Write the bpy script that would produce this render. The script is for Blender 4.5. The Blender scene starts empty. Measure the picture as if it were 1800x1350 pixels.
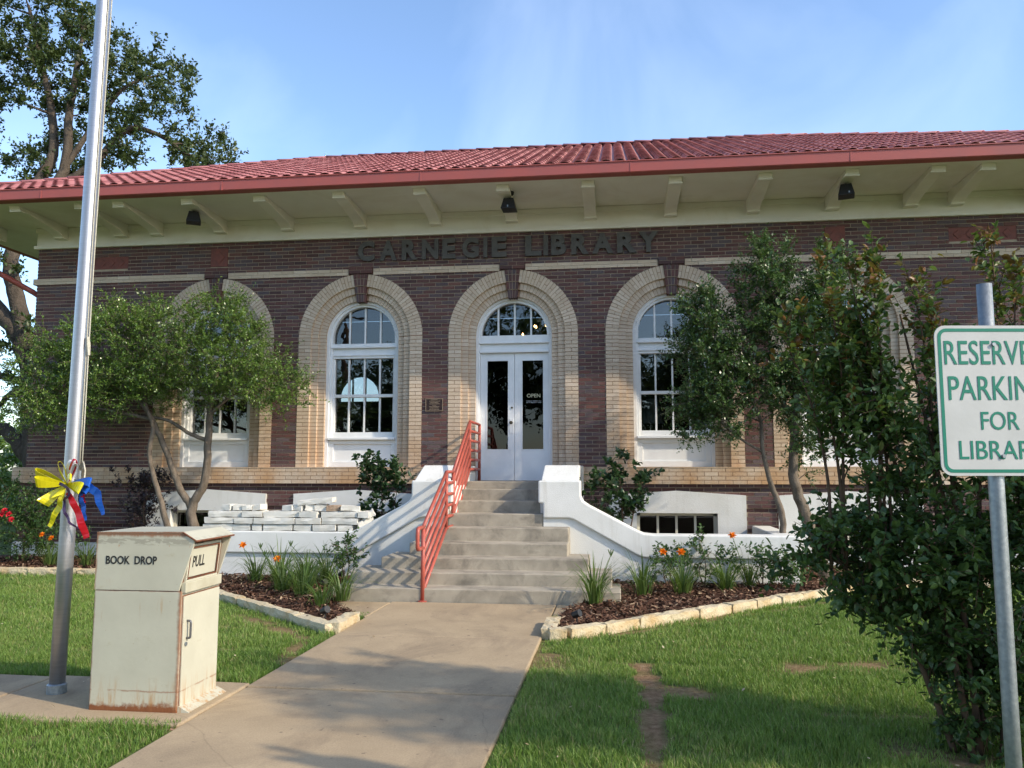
import bpy, math, random
import numpy as np
from mathutils import Vector, Matrix

R = math.radians
sc = bpy.context.scene
COL = sc.collection
rng = np.random.default_rng(7)
random.seed(7)

# ------------------------------------------------------------------ camera
cd = bpy.data.cameras.new("camera")
cam = bpy.data.objects.new("camera", cd)
COL.objects.link(cam)
cam.location = (1.661, -13.209, 1.498)
cam.rotation_euler = (math.pi / 2 + 0.1059, 0, 0.1259)
cd.sensor_width = 36
cd.lens = 36 * 1439.4 / 1800
cd.clip_start = 0.05
cd.clip_end = 3000
sc.camera = cam

# ------------------------------------------------------------------ sky and sun
SUN_EL = R(32)
SUN_DIR = Vector((0.938 * math.cos(SUN_EL), -0.346 * math.cos(SUN_EL), math.sin(SUN_EL)))
wd = bpy.data.worlds.new("World")
sc.world = wd
wd.use_nodes = True
wn, wl = wd.node_tree.nodes, wd.node_tree.links
wn.clear()
w_out = wn.new("ShaderNodeOutputWorld")
w_bg = wn.new("ShaderNodeBackground")
sky = wn.new("ShaderNodeTexSky")
sky.sky_type = 'NISHITA'
sky.sun_disc = False
sky.sun_elevation = SUN_EL
sky.sun_rotation = math.atan2(SUN_DIR.x, SUN_DIR.y)
sky.air_density = 1.0
sky.dust_density = 0.9
sky.ozone_density = 3.0
w_tc = wn.new("ShaderNodeTexCoord")
w_map = wn.new("ShaderNodeMapping")
w_map.inputs["Location"].default_value = (3.7, 1.9, 0.6)
w_map.inputs["Rotation"].default_value = (R(20), R(35), R(15))
w_map.inputs["Scale"].default_value = (2.2, 3.0, 2.2)
w_no = wn.new("ShaderNodeTexNoise")
w_no.inputs["Scale"].default_value = 1.6
w_no.inputs["Detail"].default_value = 7
w_no.inputs["Roughness"].default_value = 0.5
w_no.inputs["Distortion"].default_value = 0.6
w_rmp = wn.new("ShaderNodeValToRGB")
w_rmp.color_ramp.elements[0].position = 0.42
w_rmp.color_ramp.elements[0].color = (0, 0, 0, 1)
w_rmp.color_ramp.elements[1].position = 0.85
w_rmp.color_ramp.elements[1].color = (0.13, 0.13, 0.13, 1)
w_mix = wn.new("ShaderNodeMixRGB")
w_mix.inputs["Color2"].default_value = (8.6, 9.4, 10.6, 1)
wl.new(w_tc.outputs["Generated"], w_map.inputs["Vector"])
wl.new(w_map.outputs["Vector"], w_no.inputs["Vector"])
wl.new(w_no.outputs["Fac"], w_rmp.inputs["Fac"])
wl.new(w_rmp.outputs["Color"], w_mix.inputs["Fac"])
wl.new(sky.outputs["Color"], w_mix.inputs["Color1"])
wl.new(w_mix.outputs["Color"], w_bg.inputs["Color"])
w_bg.inputs["Strength"].default_value = 0.135
wl.new(w_bg.outputs["Background"], w_out.inputs["Surface"])

sl = bpy.data.lights.new("sun", 'SUN')
sl.energy = 2.05
sl.angle = R(1.1)
sl.color = (1.0, 0.87, 0.68)
sun = bpy.data.objects.new("sun", sl)
COL.objects.link(sun)
sun.location = SUN_DIR * 60
sun.rotation_euler = SUN_DIR.to_track_quat('Z', 'Y').to_euler()

sc.render.engine = 'CYCLES'
sc.view_settings.view_transform = 'Standard'
sc.view_settings.look = 'None'
sc.view_settings.exposure = 1.25
sc.view_settings.gamma = 1
sc.view_settings.use_curve_mapping = False
sc.cycles.use_denoising = True
sc.cycles.max_bounces = 8
sc.cycles.transparent_max_bounces = 12
sc.cycles.caustics_reflective = False
sc.cycles.caustics_refractive = False
sc.cycles.sample_clamp_indirect = 6

# ------------------------------------------------------------------ helpers
class MB:
    def __init__(self):
        self.v, self.f, self.t = [], [], []

    def add(self, verts, faces, tint=0.5):
        n = len(self.v)
        self.v.extend(tuple(map(float, p)) for p in verts)
        for f in faces:
            self.f.append(tuple(i + n for i in f))
            self.t.append(tint)
        return self

    def hexa(self, p, tint=0.5):
        return self.add(p, [(0, 3, 2, 1), (4, 5, 6, 7), (0, 1, 5, 4), (1, 2, 6, 5), (2, 3, 7, 6), (3, 0, 4, 7)], tint)

    def box(self, x0, x1, y0, y1, z0, z1, tint=0.5):
        return self.hexa([(x0, y0, z0), (x1, y0, z0), (x1, y1, z0), (x0, y1, z0),
                          (x0, y0, z1), (x1, y0, z1), (x1, y1, z1), (x0, y1, z1)], tint)

    def prism(self, poly, y0, y1, axis='y', tint=0.5):
        """poly in (x,z) extruded along y; axis 'x': poly in (y,z) along x; axis 'z': poly in (x,y) along z"""
        n = len(poly)
        m = {'y': lambda a, b, c: (a, c, b), 'x': lambda a, b, c: (c, a, b), 'z': lambda a, b, c: (a, b, c)}[axis]
        v = [m(a, b, y0) for a, b in poly] + [m(a, b, y1) for a, b in poly]
        ar = sum(poly[i][0] * poly[(i + 1) % n][1] - poly[(i + 1) % n][0] * poly[i][1] for i in range(n))
        ccw = ar > 0
        if axis in ('y',):
            ccw = not ccw
        fr = tuple(range(n)) if not ccw else tuple(reversed(range(n)))
        bk = tuple(i + n for i in reversed(fr))
        sd = []
        for i in range(n):
            j = (i + 1) % n
            sd.append((i, j, j + n, i + n) if ccw else (j, i, i + n, j + n))
        return self.add(v, [fr, bk] + sd, tint)

    def tube(self, pts, rad, n=8, cap=True, tint=0.5):
        pts = [Vector(p) for p in pts]
        if not hasattr(rad, '__len__'):
            rad = [rad] * len(pts)
        rings, base = [], len(self.v)
        up = None
        for i, p in enumerate(pts):
            t = (pts[min(i + 1, len(pts) - 1)] - pts[max(i - 1, 0)])
            if t.length < 1e-9:
                t = Vector((0, 0, 1))
            t.normalize()
            if up is None:
                up = t.orthogonal().normalized()
            up = (up - t * up.dot(t))
            if up.length < 1e-6:
                up = t.orthogonal()
            up.normalize()
            s = t.cross(up)
            for k in range(n):
                a = 2 * math.pi * k / n
                self.v.append(tuple(p + (up * math.cos(a) + s * math.sin(a)) * rad[i]))
        for i in range(len(pts) - 1):
            for k in range(n):
                a, b = base + i * n + k, base + i * n + (k + 1) % n
                self.f.append((a, b, b + n, a + n)); self.t.append(tint)
        if cap:
            self.f.append(tuple(base + k for k in reversed(range(n)))); self.t.append(tint)
            e = base + (len(pts) - 1) * n
            self.f.append(tuple(e + k for k in range(n))); self.t.append(tint)
        return self

    def lathe(self, prof, c=(0, 0, 0), n=16, tint=0.5):
        base = len(self.v)
        for r, z in prof:
            for k in range(n):
                a = 2 * math.pi * k / n
                self.v.append((c[0] + r * math.cos(a), c[1] + r * math.sin(a), c[2] + z))
        for i in range(len(prof) - 1):
            for k in range(n):
                a, b = base + i * n + k, base + i * n + (k + 1) % n
                self.f.append((a, b, b + n, a + n)); self.t.append(tint)
        self.f.append(tuple(base + k for k in reversed(range(n)))); self.t.append(tint)
        e = base + (len(prof) - 1) * n
        self.f.append(tuple(e + k for k in range(n))); self.t.append(tint)
        return self

    def mesh(self, name, mat, smooth=False):
        me = bpy.data.meshes.new(name)
        me.from_pydata(self.v, [], self.f)
        a = me.attributes.new("tint", 'FLOAT', 'FACE')
        a.data.foreach_set("value", np.array(self.t, dtype=np.float32))
        if mat:
            me.materials.append(mat)
        if smooth:
            me.polygons.foreach_set("use_smooth", [True] * len(me.polygons))
        me.update()
        return me

    def build(self, name, mat, parent=None, smooth=False, bevel=0, kind=None, segs=2):
        o = bpy.data.objects.new(name, self.mesh(name, mat, smooth))
        return link(o, parent, bevel, kind, segs)


def link(o, parent=None, bevel=0, kind=None, segs=2):
    COL.objects.link(o)
    if parent is not None:
        o.parent = parent
        w, q = Matrix.Identity(4), parent
        while q is not None:
            w = (q.matrix_parent_inverse if q.parent else Matrix.Identity(4)) @ Matrix.Translation(q.location) @ w
            q = q.parent
        o.matrix_parent_inverse = w.inverted()
    if bevel:
        b = o.modifiers.new("bevel", 'BEVEL')
        b.width = bevel
        b.segments = segs
        b.limit_method = 'ANGLE'
        b.angle_limit = R(30)
    if kind:
        o["kind"] = kind
    return o


def tag(o, label, cat, group=None):
    o["label"] = label
    o["category"] = cat
    if group:
        o["group"] = group
    return o


def thing(name, loc, label, cat, group=None):
    o = bpy.data.objects.new(name, None)
    COL.objects.link(o)
    o.empty_display_size = 0.1
    o.location = loc
    return tag(o, label, cat, group)


def np_mesh(name, V, F, mat, tint=None, smooth=False, dom='FACE'):
    me = bpy.data.meshes.new(name)
    V = np.asarray(V, np.float32); F = np.asarray(F, np.int32)
    k = F.shape[1]
    me.vertices.add(len(V)); me.vertices.foreach_set("co", V.ravel())
    me.loops.add(F.size); me.loops.foreach_set("vertex_index", F.ravel())
    me.polygons.add(len(F))
    me.polygons.foreach_set("loop_start", np.arange(0, F.size, k, dtype=np.int32))
    me.polygons.foreach_set("loop_total", np.full(len(F), k, np.int32))
    if smooth:
        me.polygons.foreach_set("use_smooth", np.ones(len(F), bool))
    if tint is not None:
        a = me.attributes.new("tint", 'FLOAT', dom)
        a.data.foreach_set("value", np.asarray(tint, np.float32))
    me.materials.append(mat)
    me.update(calc_edges=True)
    return me


def text_mesh(s, w, h, depth, mat, bold=0.0, fit_each=True):
    """lettering of width w, cap height h, centred on the origin, in the xz plane facing -y"""
    cu = bpy.data.curves.new("lettering", 'FONT')
    cu.body = s
    cu.size = 1
    cu.extrude = 0.001
    cu.offset = bold
    cu.resolution_u = 4
    o = bpy.data.objects.new("lettering", cu)
    COL.objects.link(o)
    dg = bpy.context.evaluated_depsgraph_get()
    me = bpy.data.meshes.new_from_object(o.evaluated_get(dg))
    bpy.data.objects.remove(o)
    co = np.empty(len(me.vertices) * 3, np.float32)
    me.vertices.foreach_get("co", co)
    co = co.reshape(-1, 3)
    mn, mx = co.min(0), co.max(0)
    x = (co[:, 0] - (mn[0] + mx[0]) / 2) / max(1e-6, mx[0] - mn[0]) * w
    z = (co[:, 1] - (mn[1] + mx[1]) / 2) / max(1e-6, mx[1] - mn[1]) * h
    y = -np.sign(co[:, 2]) * depth / 2
    me.vertices.foreach_set("co", np.stack([x, y, z], 1).astype(np.float32).ravel())
    me.materials.clear()
    me.materials.append(mat)
    me.update()
    return me


# ------------------------------------------------------------------ materials
def new_mat(name):
    m = bpy.data.materials.new(name)
    m.use_nodes = True
    nt = m.node_tree
    nt.nodes.clear()
    out = nt.nodes.new("ShaderNodeOutputMaterial")
    b = nt.nodes.new("ShaderNodeBsdfPrincipled")
    nt.links.new(b.outputs[0], out.inputs[0])
    return m, nt, b, out


def pos_node(nt, scale=(1, 1, 1)):
    g = nt.nodes.new("ShaderNodeNewGeometry")
    mp = nt.nodes.new("ShaderNodeMapping")
    mp.inputs["Scale"].default_value = scale
    nt.links.new(g.outputs["Position"], mp.inputs["Vector"])
    return mp.outputs["Vector"]


def noise(nt, scale, detail=4, vec=None, rough=0.55, dist=0):
    n = nt.nodes.new("ShaderNodeTexNoise")
    n.inputs["Scale"].default_value = scale
    n.inputs["Detail"].default_value = detail
    n.inputs["Roughness"].default_value = rough
    n.inputs["Distortion"].default_value = dist
    nt.links.new(vec if vec is not None else pos_node(nt), n.inputs["Vector"])
    return n.outputs["Fac"]


def ramp(nt, fac, stops, interp='LINEAR'):
    r = nt.nodes.new("ShaderNodeValToRGB")
    cr = r.color_ramp
    cr.interpolation = interp
    while len(cr.elements) < len(stops):
        cr.elements.new(0.5)
    for e, (p, c) in zip(cr.elements, stops):
        e.position = p
        e.color = (c, c, c, 1) if not hasattr(c, '__len__') else (*c, 1)
    nt.links.new(fac, r.inputs["Fac"])
    return r.outputs["Color"]


def mixc(nt, fac, a, b, mode='MIX'):
    m = nt.nodes.new("ShaderNodeMixRGB")
    m.blend_type = mode
    for sock, val in ((m.inputs["Fac"], fac), (m.inputs["Color1"], a), (m.inputs["Color2"], b)):
        if isinstance(val, bpy.types.NodeSocket):
            nt.links.new(val, sock)
        elif hasattr(val, '__len__'):
            sock.default_value = (*val, 1)
        else:
            sock.default_value = val if sock.type == 'VALUE' else (val, val, val, 1)
    return m.outputs["Color"]


def math_n(nt, op, a, b=0.0, clamp=False):
    m = nt.nodes.new("ShaderNodeMath")
    m.operation = op
    m.use_clamp = clamp
    for sock, val in zip(m.inputs, (a, b)):
        if isinstance(val, bpy.types.NodeSocket):
            nt.links.new(val, sock)
        else:
            sock.default_value = val
    return m.outputs[0]


def bump(nt, b, h, strength, dist=0.01):
    n = nt.nodes.new("ShaderNodeBump")
    n.inputs["Strength"].default_value = strength
    n.inputs["Distance"].default_value = dist
    nt.links.new(h, n.inputs["Height"])
    nt.links.new(n.outputs["Normal"], b.inputs["Normal"])


def setc(nt, b, c):
    if isinstance(c, bpy.types.NodeSocket):
        nt.links.new(c, b.inputs["Base Color"])
    else:
        b.inputs["Base Color"].default_value = (*c, 1)


def attr(nt, name="tint"):
    a = nt.nodes.new("ShaderNodeAttribute")
    a.attribute_name = name
    return a.outputs["Fac"]


def surf(name, c1, c2=None, scale=6, rough=0.7, bmp=0.15, bscale=60, metal=0, spec=0.4, tint=None, detail=5, lo=0.35, hi=0.7, vs=(1, 1, 1), dist=0.01, grime=None, gscale=1.2):
    m, nt, b, out = new_mat(name)
    col = c1
    if tint:
        col = ramp(nt, attr(nt), tint)
    if c2 is not None:
        f = ramp(nt, noise(nt, scale, detail, pos_node(nt, vs)), [(lo, 0.0), (hi, 1.0)])
        col = mixc(nt, f, col, c2, 'MULTIPLY' if tint else 'MIX')
    if grime is not None:
        f = ramp(nt, noise(nt, gscale, 6, None, 0.65, 0.5), [(0.5, 0.0), (0.75, 1.0)])
        col = mixc(nt, f, col, grime)
    setc(nt, b, col)
    b.inputs["Roughness"].default_value = rough
    b.inputs["Metallic"].default_value = metal
    b.inputs["Specular IOR Level"].default_value = spec
    if bmp:
        bump(nt, b, noise(nt, bscale, 4), bmp, dist)
    return m


MT = {}
MT['brick'] = surf('dark_brick', (0, 0, 0), (0.72, 0.70, 0.72), 40, 0.72, 0.5, 130, tint=[
    (0.0, (0.082, 0.045, 0.044)), (0.25, (0.140, 0.062, 0.053)), (0.45, (0.110, 0.060, 0.058)), (0.6, (0.104, 0.080, 0.086)),
    (0.75, (0.158, 0.069, 0.057)), (0.88, (0.122, 0.098, 0.102)), (1.0, (0.185, 0.083, 0.064))], spec=0.3, dist=0.004, lo=0.3, hi=0.75)
MT['mortar'] = surf('mortar', (0.44, 0.36, 0.27), (0.34, 0.275, 0.205), 9, 0.95, 0.4, 200, spec=0.1, dist=0.003)
MT['mortar_beige'] = surf('beige_mortar', (0.31, 0.19, 0.13), (0.36, 0.23, 0.15), 9, 0.95, 0.3, 200, spec=0.1, dist=0.003)


def beige_mat():
    m, nt, b, out = new_mat('beige_brick')
    c = ramp(nt, attr(nt), [(0.0, (0.53, 0.42, 0.31)), (0.35, (0.60, 0.49, 0.37)), (0.65, (0.57, 0.45, 0.335)), (1.0, (0.66, 0.55, 0.43))])
    # orange blotches, strongest on the lower courses
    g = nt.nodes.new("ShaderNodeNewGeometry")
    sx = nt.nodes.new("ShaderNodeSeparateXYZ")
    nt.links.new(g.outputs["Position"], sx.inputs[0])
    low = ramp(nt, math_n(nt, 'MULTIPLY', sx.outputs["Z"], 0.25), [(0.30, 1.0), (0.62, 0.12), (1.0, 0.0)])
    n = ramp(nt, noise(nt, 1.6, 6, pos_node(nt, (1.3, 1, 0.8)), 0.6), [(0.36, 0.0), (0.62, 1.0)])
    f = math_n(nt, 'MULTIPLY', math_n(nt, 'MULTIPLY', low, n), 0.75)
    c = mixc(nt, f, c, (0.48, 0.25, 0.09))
    c = mixc(nt, ramp(nt, noise(nt, 45, 5), [(0.35, 0.0), (0.7, 1.0)]), c, (0.86, 0.85, 0.84), 'MULTIPLY')
    setc(nt, b, c)
    b.inputs["Roughness"].default_value = 0.75
    b.inputs["Specular IOR Level"].default_value = 0.25
    bump(nt, b, noise(nt, 150, 4), 0.35, 0.003)
    return m


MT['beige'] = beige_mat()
MT['terracotta'] = surf('terracotta', (0.22, 0.075, 0.06), (0.15, 0.06, 0.055), 14, 0.8, 0.4, 60)
def stucco_mat():
    m, nt, b, out = new_mat('white_stucco')
    c = mixc(nt, ramp(nt, noise(nt, 2.2, 6, None, 0.6), [(0.35, 0.0), (0.7, 1.0)]), (0.72, 0.72, 0.69), (0.64, 0.64, 0.60))
    drip = math_n(nt, 'MULTIPLY', ramp(nt, noise(nt, 9, 5, pos_node(nt, (1, 1, 0.10)), 0.6), [(0.52, 0.0), (0.70, 0.55)]), ramp(nt, noise(nt, 1.3, 3), [(0.45, 0.0), (0.6, 1.0)]))
    c = mixc(nt, drip, c, (0.47, 0.45, 0.39))
    sp = ramp(nt, noise(nt, 5, 7, None, 0.75, 0.6), [(0.60, 0.0), (0.72, 0.5)])
    c = mixc(nt, sp, c, (0.52, 0.50, 0.44))
    setc(nt, b, c)
    b.inputs["Roughness"].default_value = 0.88
    b.inputs["Specular IOR Level"].default_value = 0.2
    bump(nt, b, noise(nt, 75, 5), 0.5, 0.007)
    return m


MT['stucco'] = stucco_mat()
MT['white'] = surf('white_paint', (0.76, 0.77, 0.77), (0.70, 0.71, 0.71), 5, 0.42, 0.06, 40, spec=0.4)
MT['cream'] = surf('cream_paint', (0.82, 0.80, 0.73), (0.77, 0.745, 0.67), 1.6, 0.6, 0.08, 30, spec=0.25, grime=(0.69, 0.65, 0.55), gscale=0.9)
MT['sash'] = surf('cream_sash_paint', (0.62, 0.58, 0.46), (0.55, 0.51, 0.40), 4, 0.55, 0.05, 30)
MT['gutter'] = surf('red_gutter_metal', (0.36, 0.085, 0.07), (0.31, 0.085, 0.075), 3, 0.5, 0.05, 10, spec=0.4)
MT['tile'] = surf('red_roof_tile', (0, 0, 0), (0.70, 0.68, 0.68), 3.5, 0.5, 0.15, 80, tint=[
    (0.0, (0.32, 0.100, 0.094)), (0.5, (0.40, 0.136, 0.128)), (1.0, (0.50, 0.20, 0.19))], spec=0.5, dist=0.004)
MT['letter'] = surf('weathered_bronze', (0.072, 0.066, 0.058), (0.105, 0.098, 0.086), 12, 0.6, 0.3, 40, metal=0.1)
MT['plaque'] = surf('bronze_plaque', (0.06, 0.035, 0.03), (0.04, 0.025, 0.022), 20, 0.4, 0.1, 60, metal=0.5)
MT['plaque_hi'] = surf('bronze_relief', (0.34, 0.25, 0.17), None, 20, 0.5, 0.0, 60, metal=0.2)
MT['black'] = surf('black_metal', (0.012, 0.012, 0.013), (0.02, 0.02, 0.02), 20, 0.5, 0.05, 40)
MT['brass'] = surf('dark_brass', (0.10, 0.08, 0.05), None, 10, 0.35, 0, 30, metal=0.8)
MT['concrete'] = surf('step_concrete', (0.40, 0.355, 0.28), (0.27, 0.24, 0.19), 4.0, 0.88, 0.5, 90, spec=0.2, grime=(0.15, 0.135, 0.11), gscale=3.1, dist=0.005)
def walk_mat():
    m, nt, b, out = new_mat('walk_concrete')
    c = mixc(nt, ramp(nt, noise(nt, 1.6, 6, None, 0.6), [(0.32, 0.0), (0.68, 1.0)]), (0.45, 0.345, 0.22), (0.36, 0.275, 0.175))
    c = mixc(nt, ramp(nt, noise(nt, 0.9, 7, pos_node(nt, (1.0, 0.6, 1)), 0.7, 0.8), [(0.5, 0.0), (0.62, 0.55), (0.7, 0.0)]), c, (0.23, 0.175, 0.12))
    c = mixc(nt, ramp(nt, noise(nt, 90, 3, None, 0.7), [(0.35, 0.0), (0.7, 1.0)]), c, (0.80, 0.79, 0.77), 'MULTIPLY')
    c = mixc(nt, ramp(nt, noise(nt, 14, 2, None, 0.5), [(0.70, 0.0), (0.73, 0.7)]), c, (0.18, 0.135, 0.095))
    # hairline cracks
    v = nt.nodes.new("ShaderNodeTexVoronoi")
    v.feature = 'DISTANCE_TO_EDGE'
    v.inputs["Scale"].default_value = 0.55
    mp = mixc(nt, 0.12, pos_node(nt), nt.nodes.new("ShaderNodeTexNoise").outputs["Color"], 'ADD')
    nt.links.new(mp, v.inputs["Vector"])
    f = math_n(nt, 'MULTIPLY', ramp(nt, v.outputs["Distance"], [(0.0, 1.0), (0.004, 0.0)]), ramp(nt, noise(nt, 0.7, 2), [(0.5, 0.0), (0.56, 0.25)]))
    c = mixc(nt, f, c, (0.10, 0.075, 0.05))
    setc(nt, b, c)
    b.inputs["Roughness"].default_value = 0.9
    b.inputs["Specular IOR Level"].default_value = 0.2
    bump(nt, b, noise(nt, 110, 5), 0.4, 0.005)
    return m


MT['walk'] = walk_mat()
MT['asphalt'] = surf('asphalt', (0.13, 0.125, 0.12), (0.10, 0.097, 0.095), 3, 0.9, 0.4, 100)
MT['rail'] = surf('red_rail_paint', (0.40, 0.088, 0.06), (0.34, 0.075, 0.055), 8, 0.42, 0.06, 60, spec=0.45)
MT['lime'] = surf('white_limestone', (0.70, 0.685, 0.63), (0.60, 0.575, 0.51), 7, 0.92, 0.5, 60, spec=0.15, dist=0.006)
MT['lime_brown'] = surf('brown_limestone', (0.34, 0.22, 0.14), (0.45, 0.36, 0.27), 13, 0.92, 0.9, 45, spec=0.15, dist=0.012)
MT['border'] = surf('cream_limestone', (0.54, 0.46, 0.31), (0.44, 0.30, 0.14), 5, 0.92, 0.9, 38, spec=0.15, lo=0.45, hi=0.75, dist=0.015)
MT['steel'] = surf('brushed_aluminium', (0.47, 0.47, 0.49), (0.40, 0.40, 0.42), 6, 0.42, 0.08, 300, metal=0.85, vs=(1, 1, 22), dist=0.002)
MT['galv'] = surf('galvanised_steel', (0.32, 0.35, 0.37), (0.22, 0.25, 0.27), 45, 0.5, 0.12, 90, metal=0.75)
MT['sign_white'] = surf('sign_sheet', (0.50, 0.51, 0.50), (0.45, 0.46, 0.45), 9, 0.5, 0.03, 60)
MT['sign_green'] = surf('sign_green_print', (0.0, 0.175, 0.115), None, 9, 0.5, 0.0, 60)
MT['rope'] = surf('rope', (0.55, 0.52, 0.43), (0.40, 0.38, 0.30), 60, 0.9, 0.3, 300)
MT['ink'] = surf('black_lettering', (0.014, 0.014, 0.013), (0.03, 0.03, 0.03), 40, 0.6, 0, 30)
MT['shade_white'] = surf('lamp_shade', (0.75, 0.74, 0.70), None, 5, 0.8, 0, 10)
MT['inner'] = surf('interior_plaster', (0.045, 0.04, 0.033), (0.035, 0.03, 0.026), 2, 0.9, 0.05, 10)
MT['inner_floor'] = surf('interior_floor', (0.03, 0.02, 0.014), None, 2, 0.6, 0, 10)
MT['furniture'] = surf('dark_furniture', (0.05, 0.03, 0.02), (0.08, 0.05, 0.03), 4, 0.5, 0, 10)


def soil_mat():
    m, nt, b, out = new_mat('ground_soil')
    d = attr(nt, 'dirt')
    n = noise(nt, 22, 6, None, 0.65)
    dirt = ramp(nt, n, [(0.3, (0.15, 0.085, 0.045)), (0.5, (0.25, 0.155, 0.085)), (0.75, (0.34, 0.235, 0.14))])
    turf = ramp(nt, n, [(0.3, (0.06, 0.085, 0.022)), (0.55, (0.10, 0.135, 0.036)), (0.8, (0.19, 0.165, 0.07))])
    setc(nt, b, mixc(nt, d, turf, dirt))
    b.inputs["Roughness"].default_value = 0.95
    b.inputs["Specular IOR Level"].default_value = 0.1
    bump(nt, b, noise(nt, 70, 6), 0.8, 0.02)
    return m


MT['soil'] = soil_mat()
MT['mulch_base'] = surf('mulch_soil', (0.050, 0.026, 0.018), (0.095, 0.052, 0.036), 40, 0.95, 1.0, 60, spec=0.1, dist=0.03)


def leaf_mat(name, stops, rough=0.4, trans=0.28, tcol=(0.16, 0.26, 0.03), spec=0.45):
    m, nt, b, out = new_mat(name)
    c = ramp(nt, attr(nt), stops)
    setc(nt, b, c)
    b.inputs["Roughness"].default_value = rough
    b.inputs["Specular IOR Level"].default_value = spec
    t = nt.nodes.new("ShaderNodeBsdfTranslucent")
    nt.links.new(mixc(nt, 0.6, c, tcol), t.inputs["Color"])
    mx = nt.nodes.new("ShaderNodeMixShader")
    mx.inputs[0].default_value = trans
    nt.links.new(b.outputs[0], mx.inputs[1])
    nt.links.new(t.outputs[0], mx.inputs[2])
    nt.links.new(mx.outputs[0], out.inputs[0])
    return m


MT['mulch'] = leaf_mat('mulch_chip', [(0.0, (0.055, 0.028, 0.018)), (0.5, (0.12, 0.062, 0.040)), (0.8, (0.21, 0.122, 0.078)), (1.0, (0.42, 0.31, 0.20))], 0.9, 0.0, spec=0.1)
MT['grass'] = leaf_mat('grass_blade', [(0.0, (0.090, 0.160, 0.030)), (0.45, (0.160, 0.262, 0.052)), (0.8, (0.245, 0.335, 0.082)), (0.93, (0.29, 0.29, 0.11)), (1.0, (0.40, 0.33, 0.18))], 0.5, 0.35, (0.20, 0.33, 0.03), 0.3)
MT['holly'] = leaf_mat('holly_leaf', [(0.0, (0.055, 0.105, 0.020)), (0.5, (0.115, 0.195, 0.036)), (0.85, (0.18, 0.275, 0.055)), (1.0, (0.26, 0.35, 0.09))], 0.3, 0.25, (0.16, 0.30, 0.03), 0.55)
MT['holly_dark'] = leaf_mat('dark_holly_leaf', [(0.0, (0.030, 0.064, 0.020)), (0.5, (0.064, 0.118, 0.034)), (0.85, (0.105, 0.175, 0.052)), (1.0, (0.17, 0.25, 0.08))], 0.3, 0.2, (0.12, 0.24, 0.03), 0.55)
MT['myrtle'] = leaf_mat('myrtle_leaf', [(0.0, (0.034, 0.068, 0.022)), (0.5, (0.070, 0.130, 0.036)), (0.8, (0.125, 0.195, 0.052)), (0.93, (0.12, 0.14, 0.035)), (1.0, (0.20, 0.085, 0.03))], 0.42, 0.26, (0.15, 0.24, 0.025), 0.4)
MT['oak'] = leaf_mat('oak_leaf', [(0.0, (0.028, 0.050, 0.014)), (0.5, (0.055, 0.085, 0.022)), (1.0, (0.10, 0.13, 0.038))], 0.42, 0.22, (0.13, 0.18, 0.03), 0.45)
MT['shrub'] = leaf_mat('shrub_leaf', [(0.0, (0.014, 0.036, 0.014)), (0.5, (0.028, 0.066, 0.022)), (1.0, (0.065, 0.115, 0.04))], 0.35, 0.15, (0.10, 0.2, 0.03), 0.5)
MT['lily'] = leaf_mat('lily_leaf', [(0.0, (0.045, 0.085, 0.022)), (0.5, (0.078, 0.138, 0.030)), (1.0, (0.15, 0.20, 0.055))], 0.4, 0.3, (0.2, 0.34, 0.04), 0.4)
MT['rose'] = leaf_mat('rose_leaf', [(0.0, (0.030, 0.065, 0.020)), (0.5, (0.055, 0.115, 0.030)), (1.0, (0.10, 0.17, 0.05))], 0.45, 0.25, (0.12, 0.24, 0.03), 0.4)
MT['plum'] = leaf_mat('plum_leaf', [(0.0, (0.022, 0.018, 0.022)), (0.6, (0.045, 0.032, 0.040)), (1.0, (0.06, 0.08, 0.035))], 0.45, 0.15, (0.1, 0.06, 0.05), 0.4)
MT['orange'] = leaf_mat('orange_petal', [(0.0, (0.72, 0.16, 0.01)), (1.0, (0.85, 0.30, 0.02))], 0.5, 0.35, (0.9, 0.35, 0.02), 0.2)
MT['redpetal'] = leaf_mat('red_petal', [(0.0, (0.6, 0.02, 0.04)), (1.0, (0.75, 0.06, 0.09))], 0.5, 0.3, (0.8, 0.05, 0.08), 0.2)
MT['whitepetal'] = leaf_mat('white_petal', [(0.0, (0.75, 0.75, 0.72)), (1.0, (0.85, 0.85, 0.82))], 0.5, 0.3, (0.8, 0.8, 0.8), 0.2)
MT['drygrass'] = leaf_mat('dry_leaf', [(0.0, (0.32, 0.22, 0.12)), (1.0, (0.60, 0.50, 0.34))], 0.8, 0.15, (0.5, 0.4, 0.2), 0.2)
MT['bark'] = surf('grey_bark', (0.19, 0.155, 0.12), (0.095, 0.075, 0.055), 14, 0.9, 0.6, 40, spec=0.1, vs=(1, 1, 0.35), dist=0.02)
MT['bark_oak'] = surf('oak_bark', (0.105, 0.085, 0.065), (0.055, 0.045, 0.035), 7, 0.95, 1.0, 16, spec=0.1, vs=(1, 1, 0.3), dist=0.05)
MT['bark_thin'] = surf('brown_bark', (0.13, 0.085, 0.055), (0.08, 0.055, 0.04), 14, 0.9, 0.4, 40, spec=0.1)
for nm, c in dict(yellow=(0.72, 0.66, 0.02), red=(0.62, 0.015, 0.03), blue=(0.02, 0.12, 0.55), white=(0.78, 0.76, 0.78), purple=(0.09, 0.05, 0.13)).items():
    MT['rib_' + nm] = leaf_mat('ribbon_' + nm, [(0.0, c), (1.0, c)], 0.25, 0.22, c, 0.5)


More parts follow.
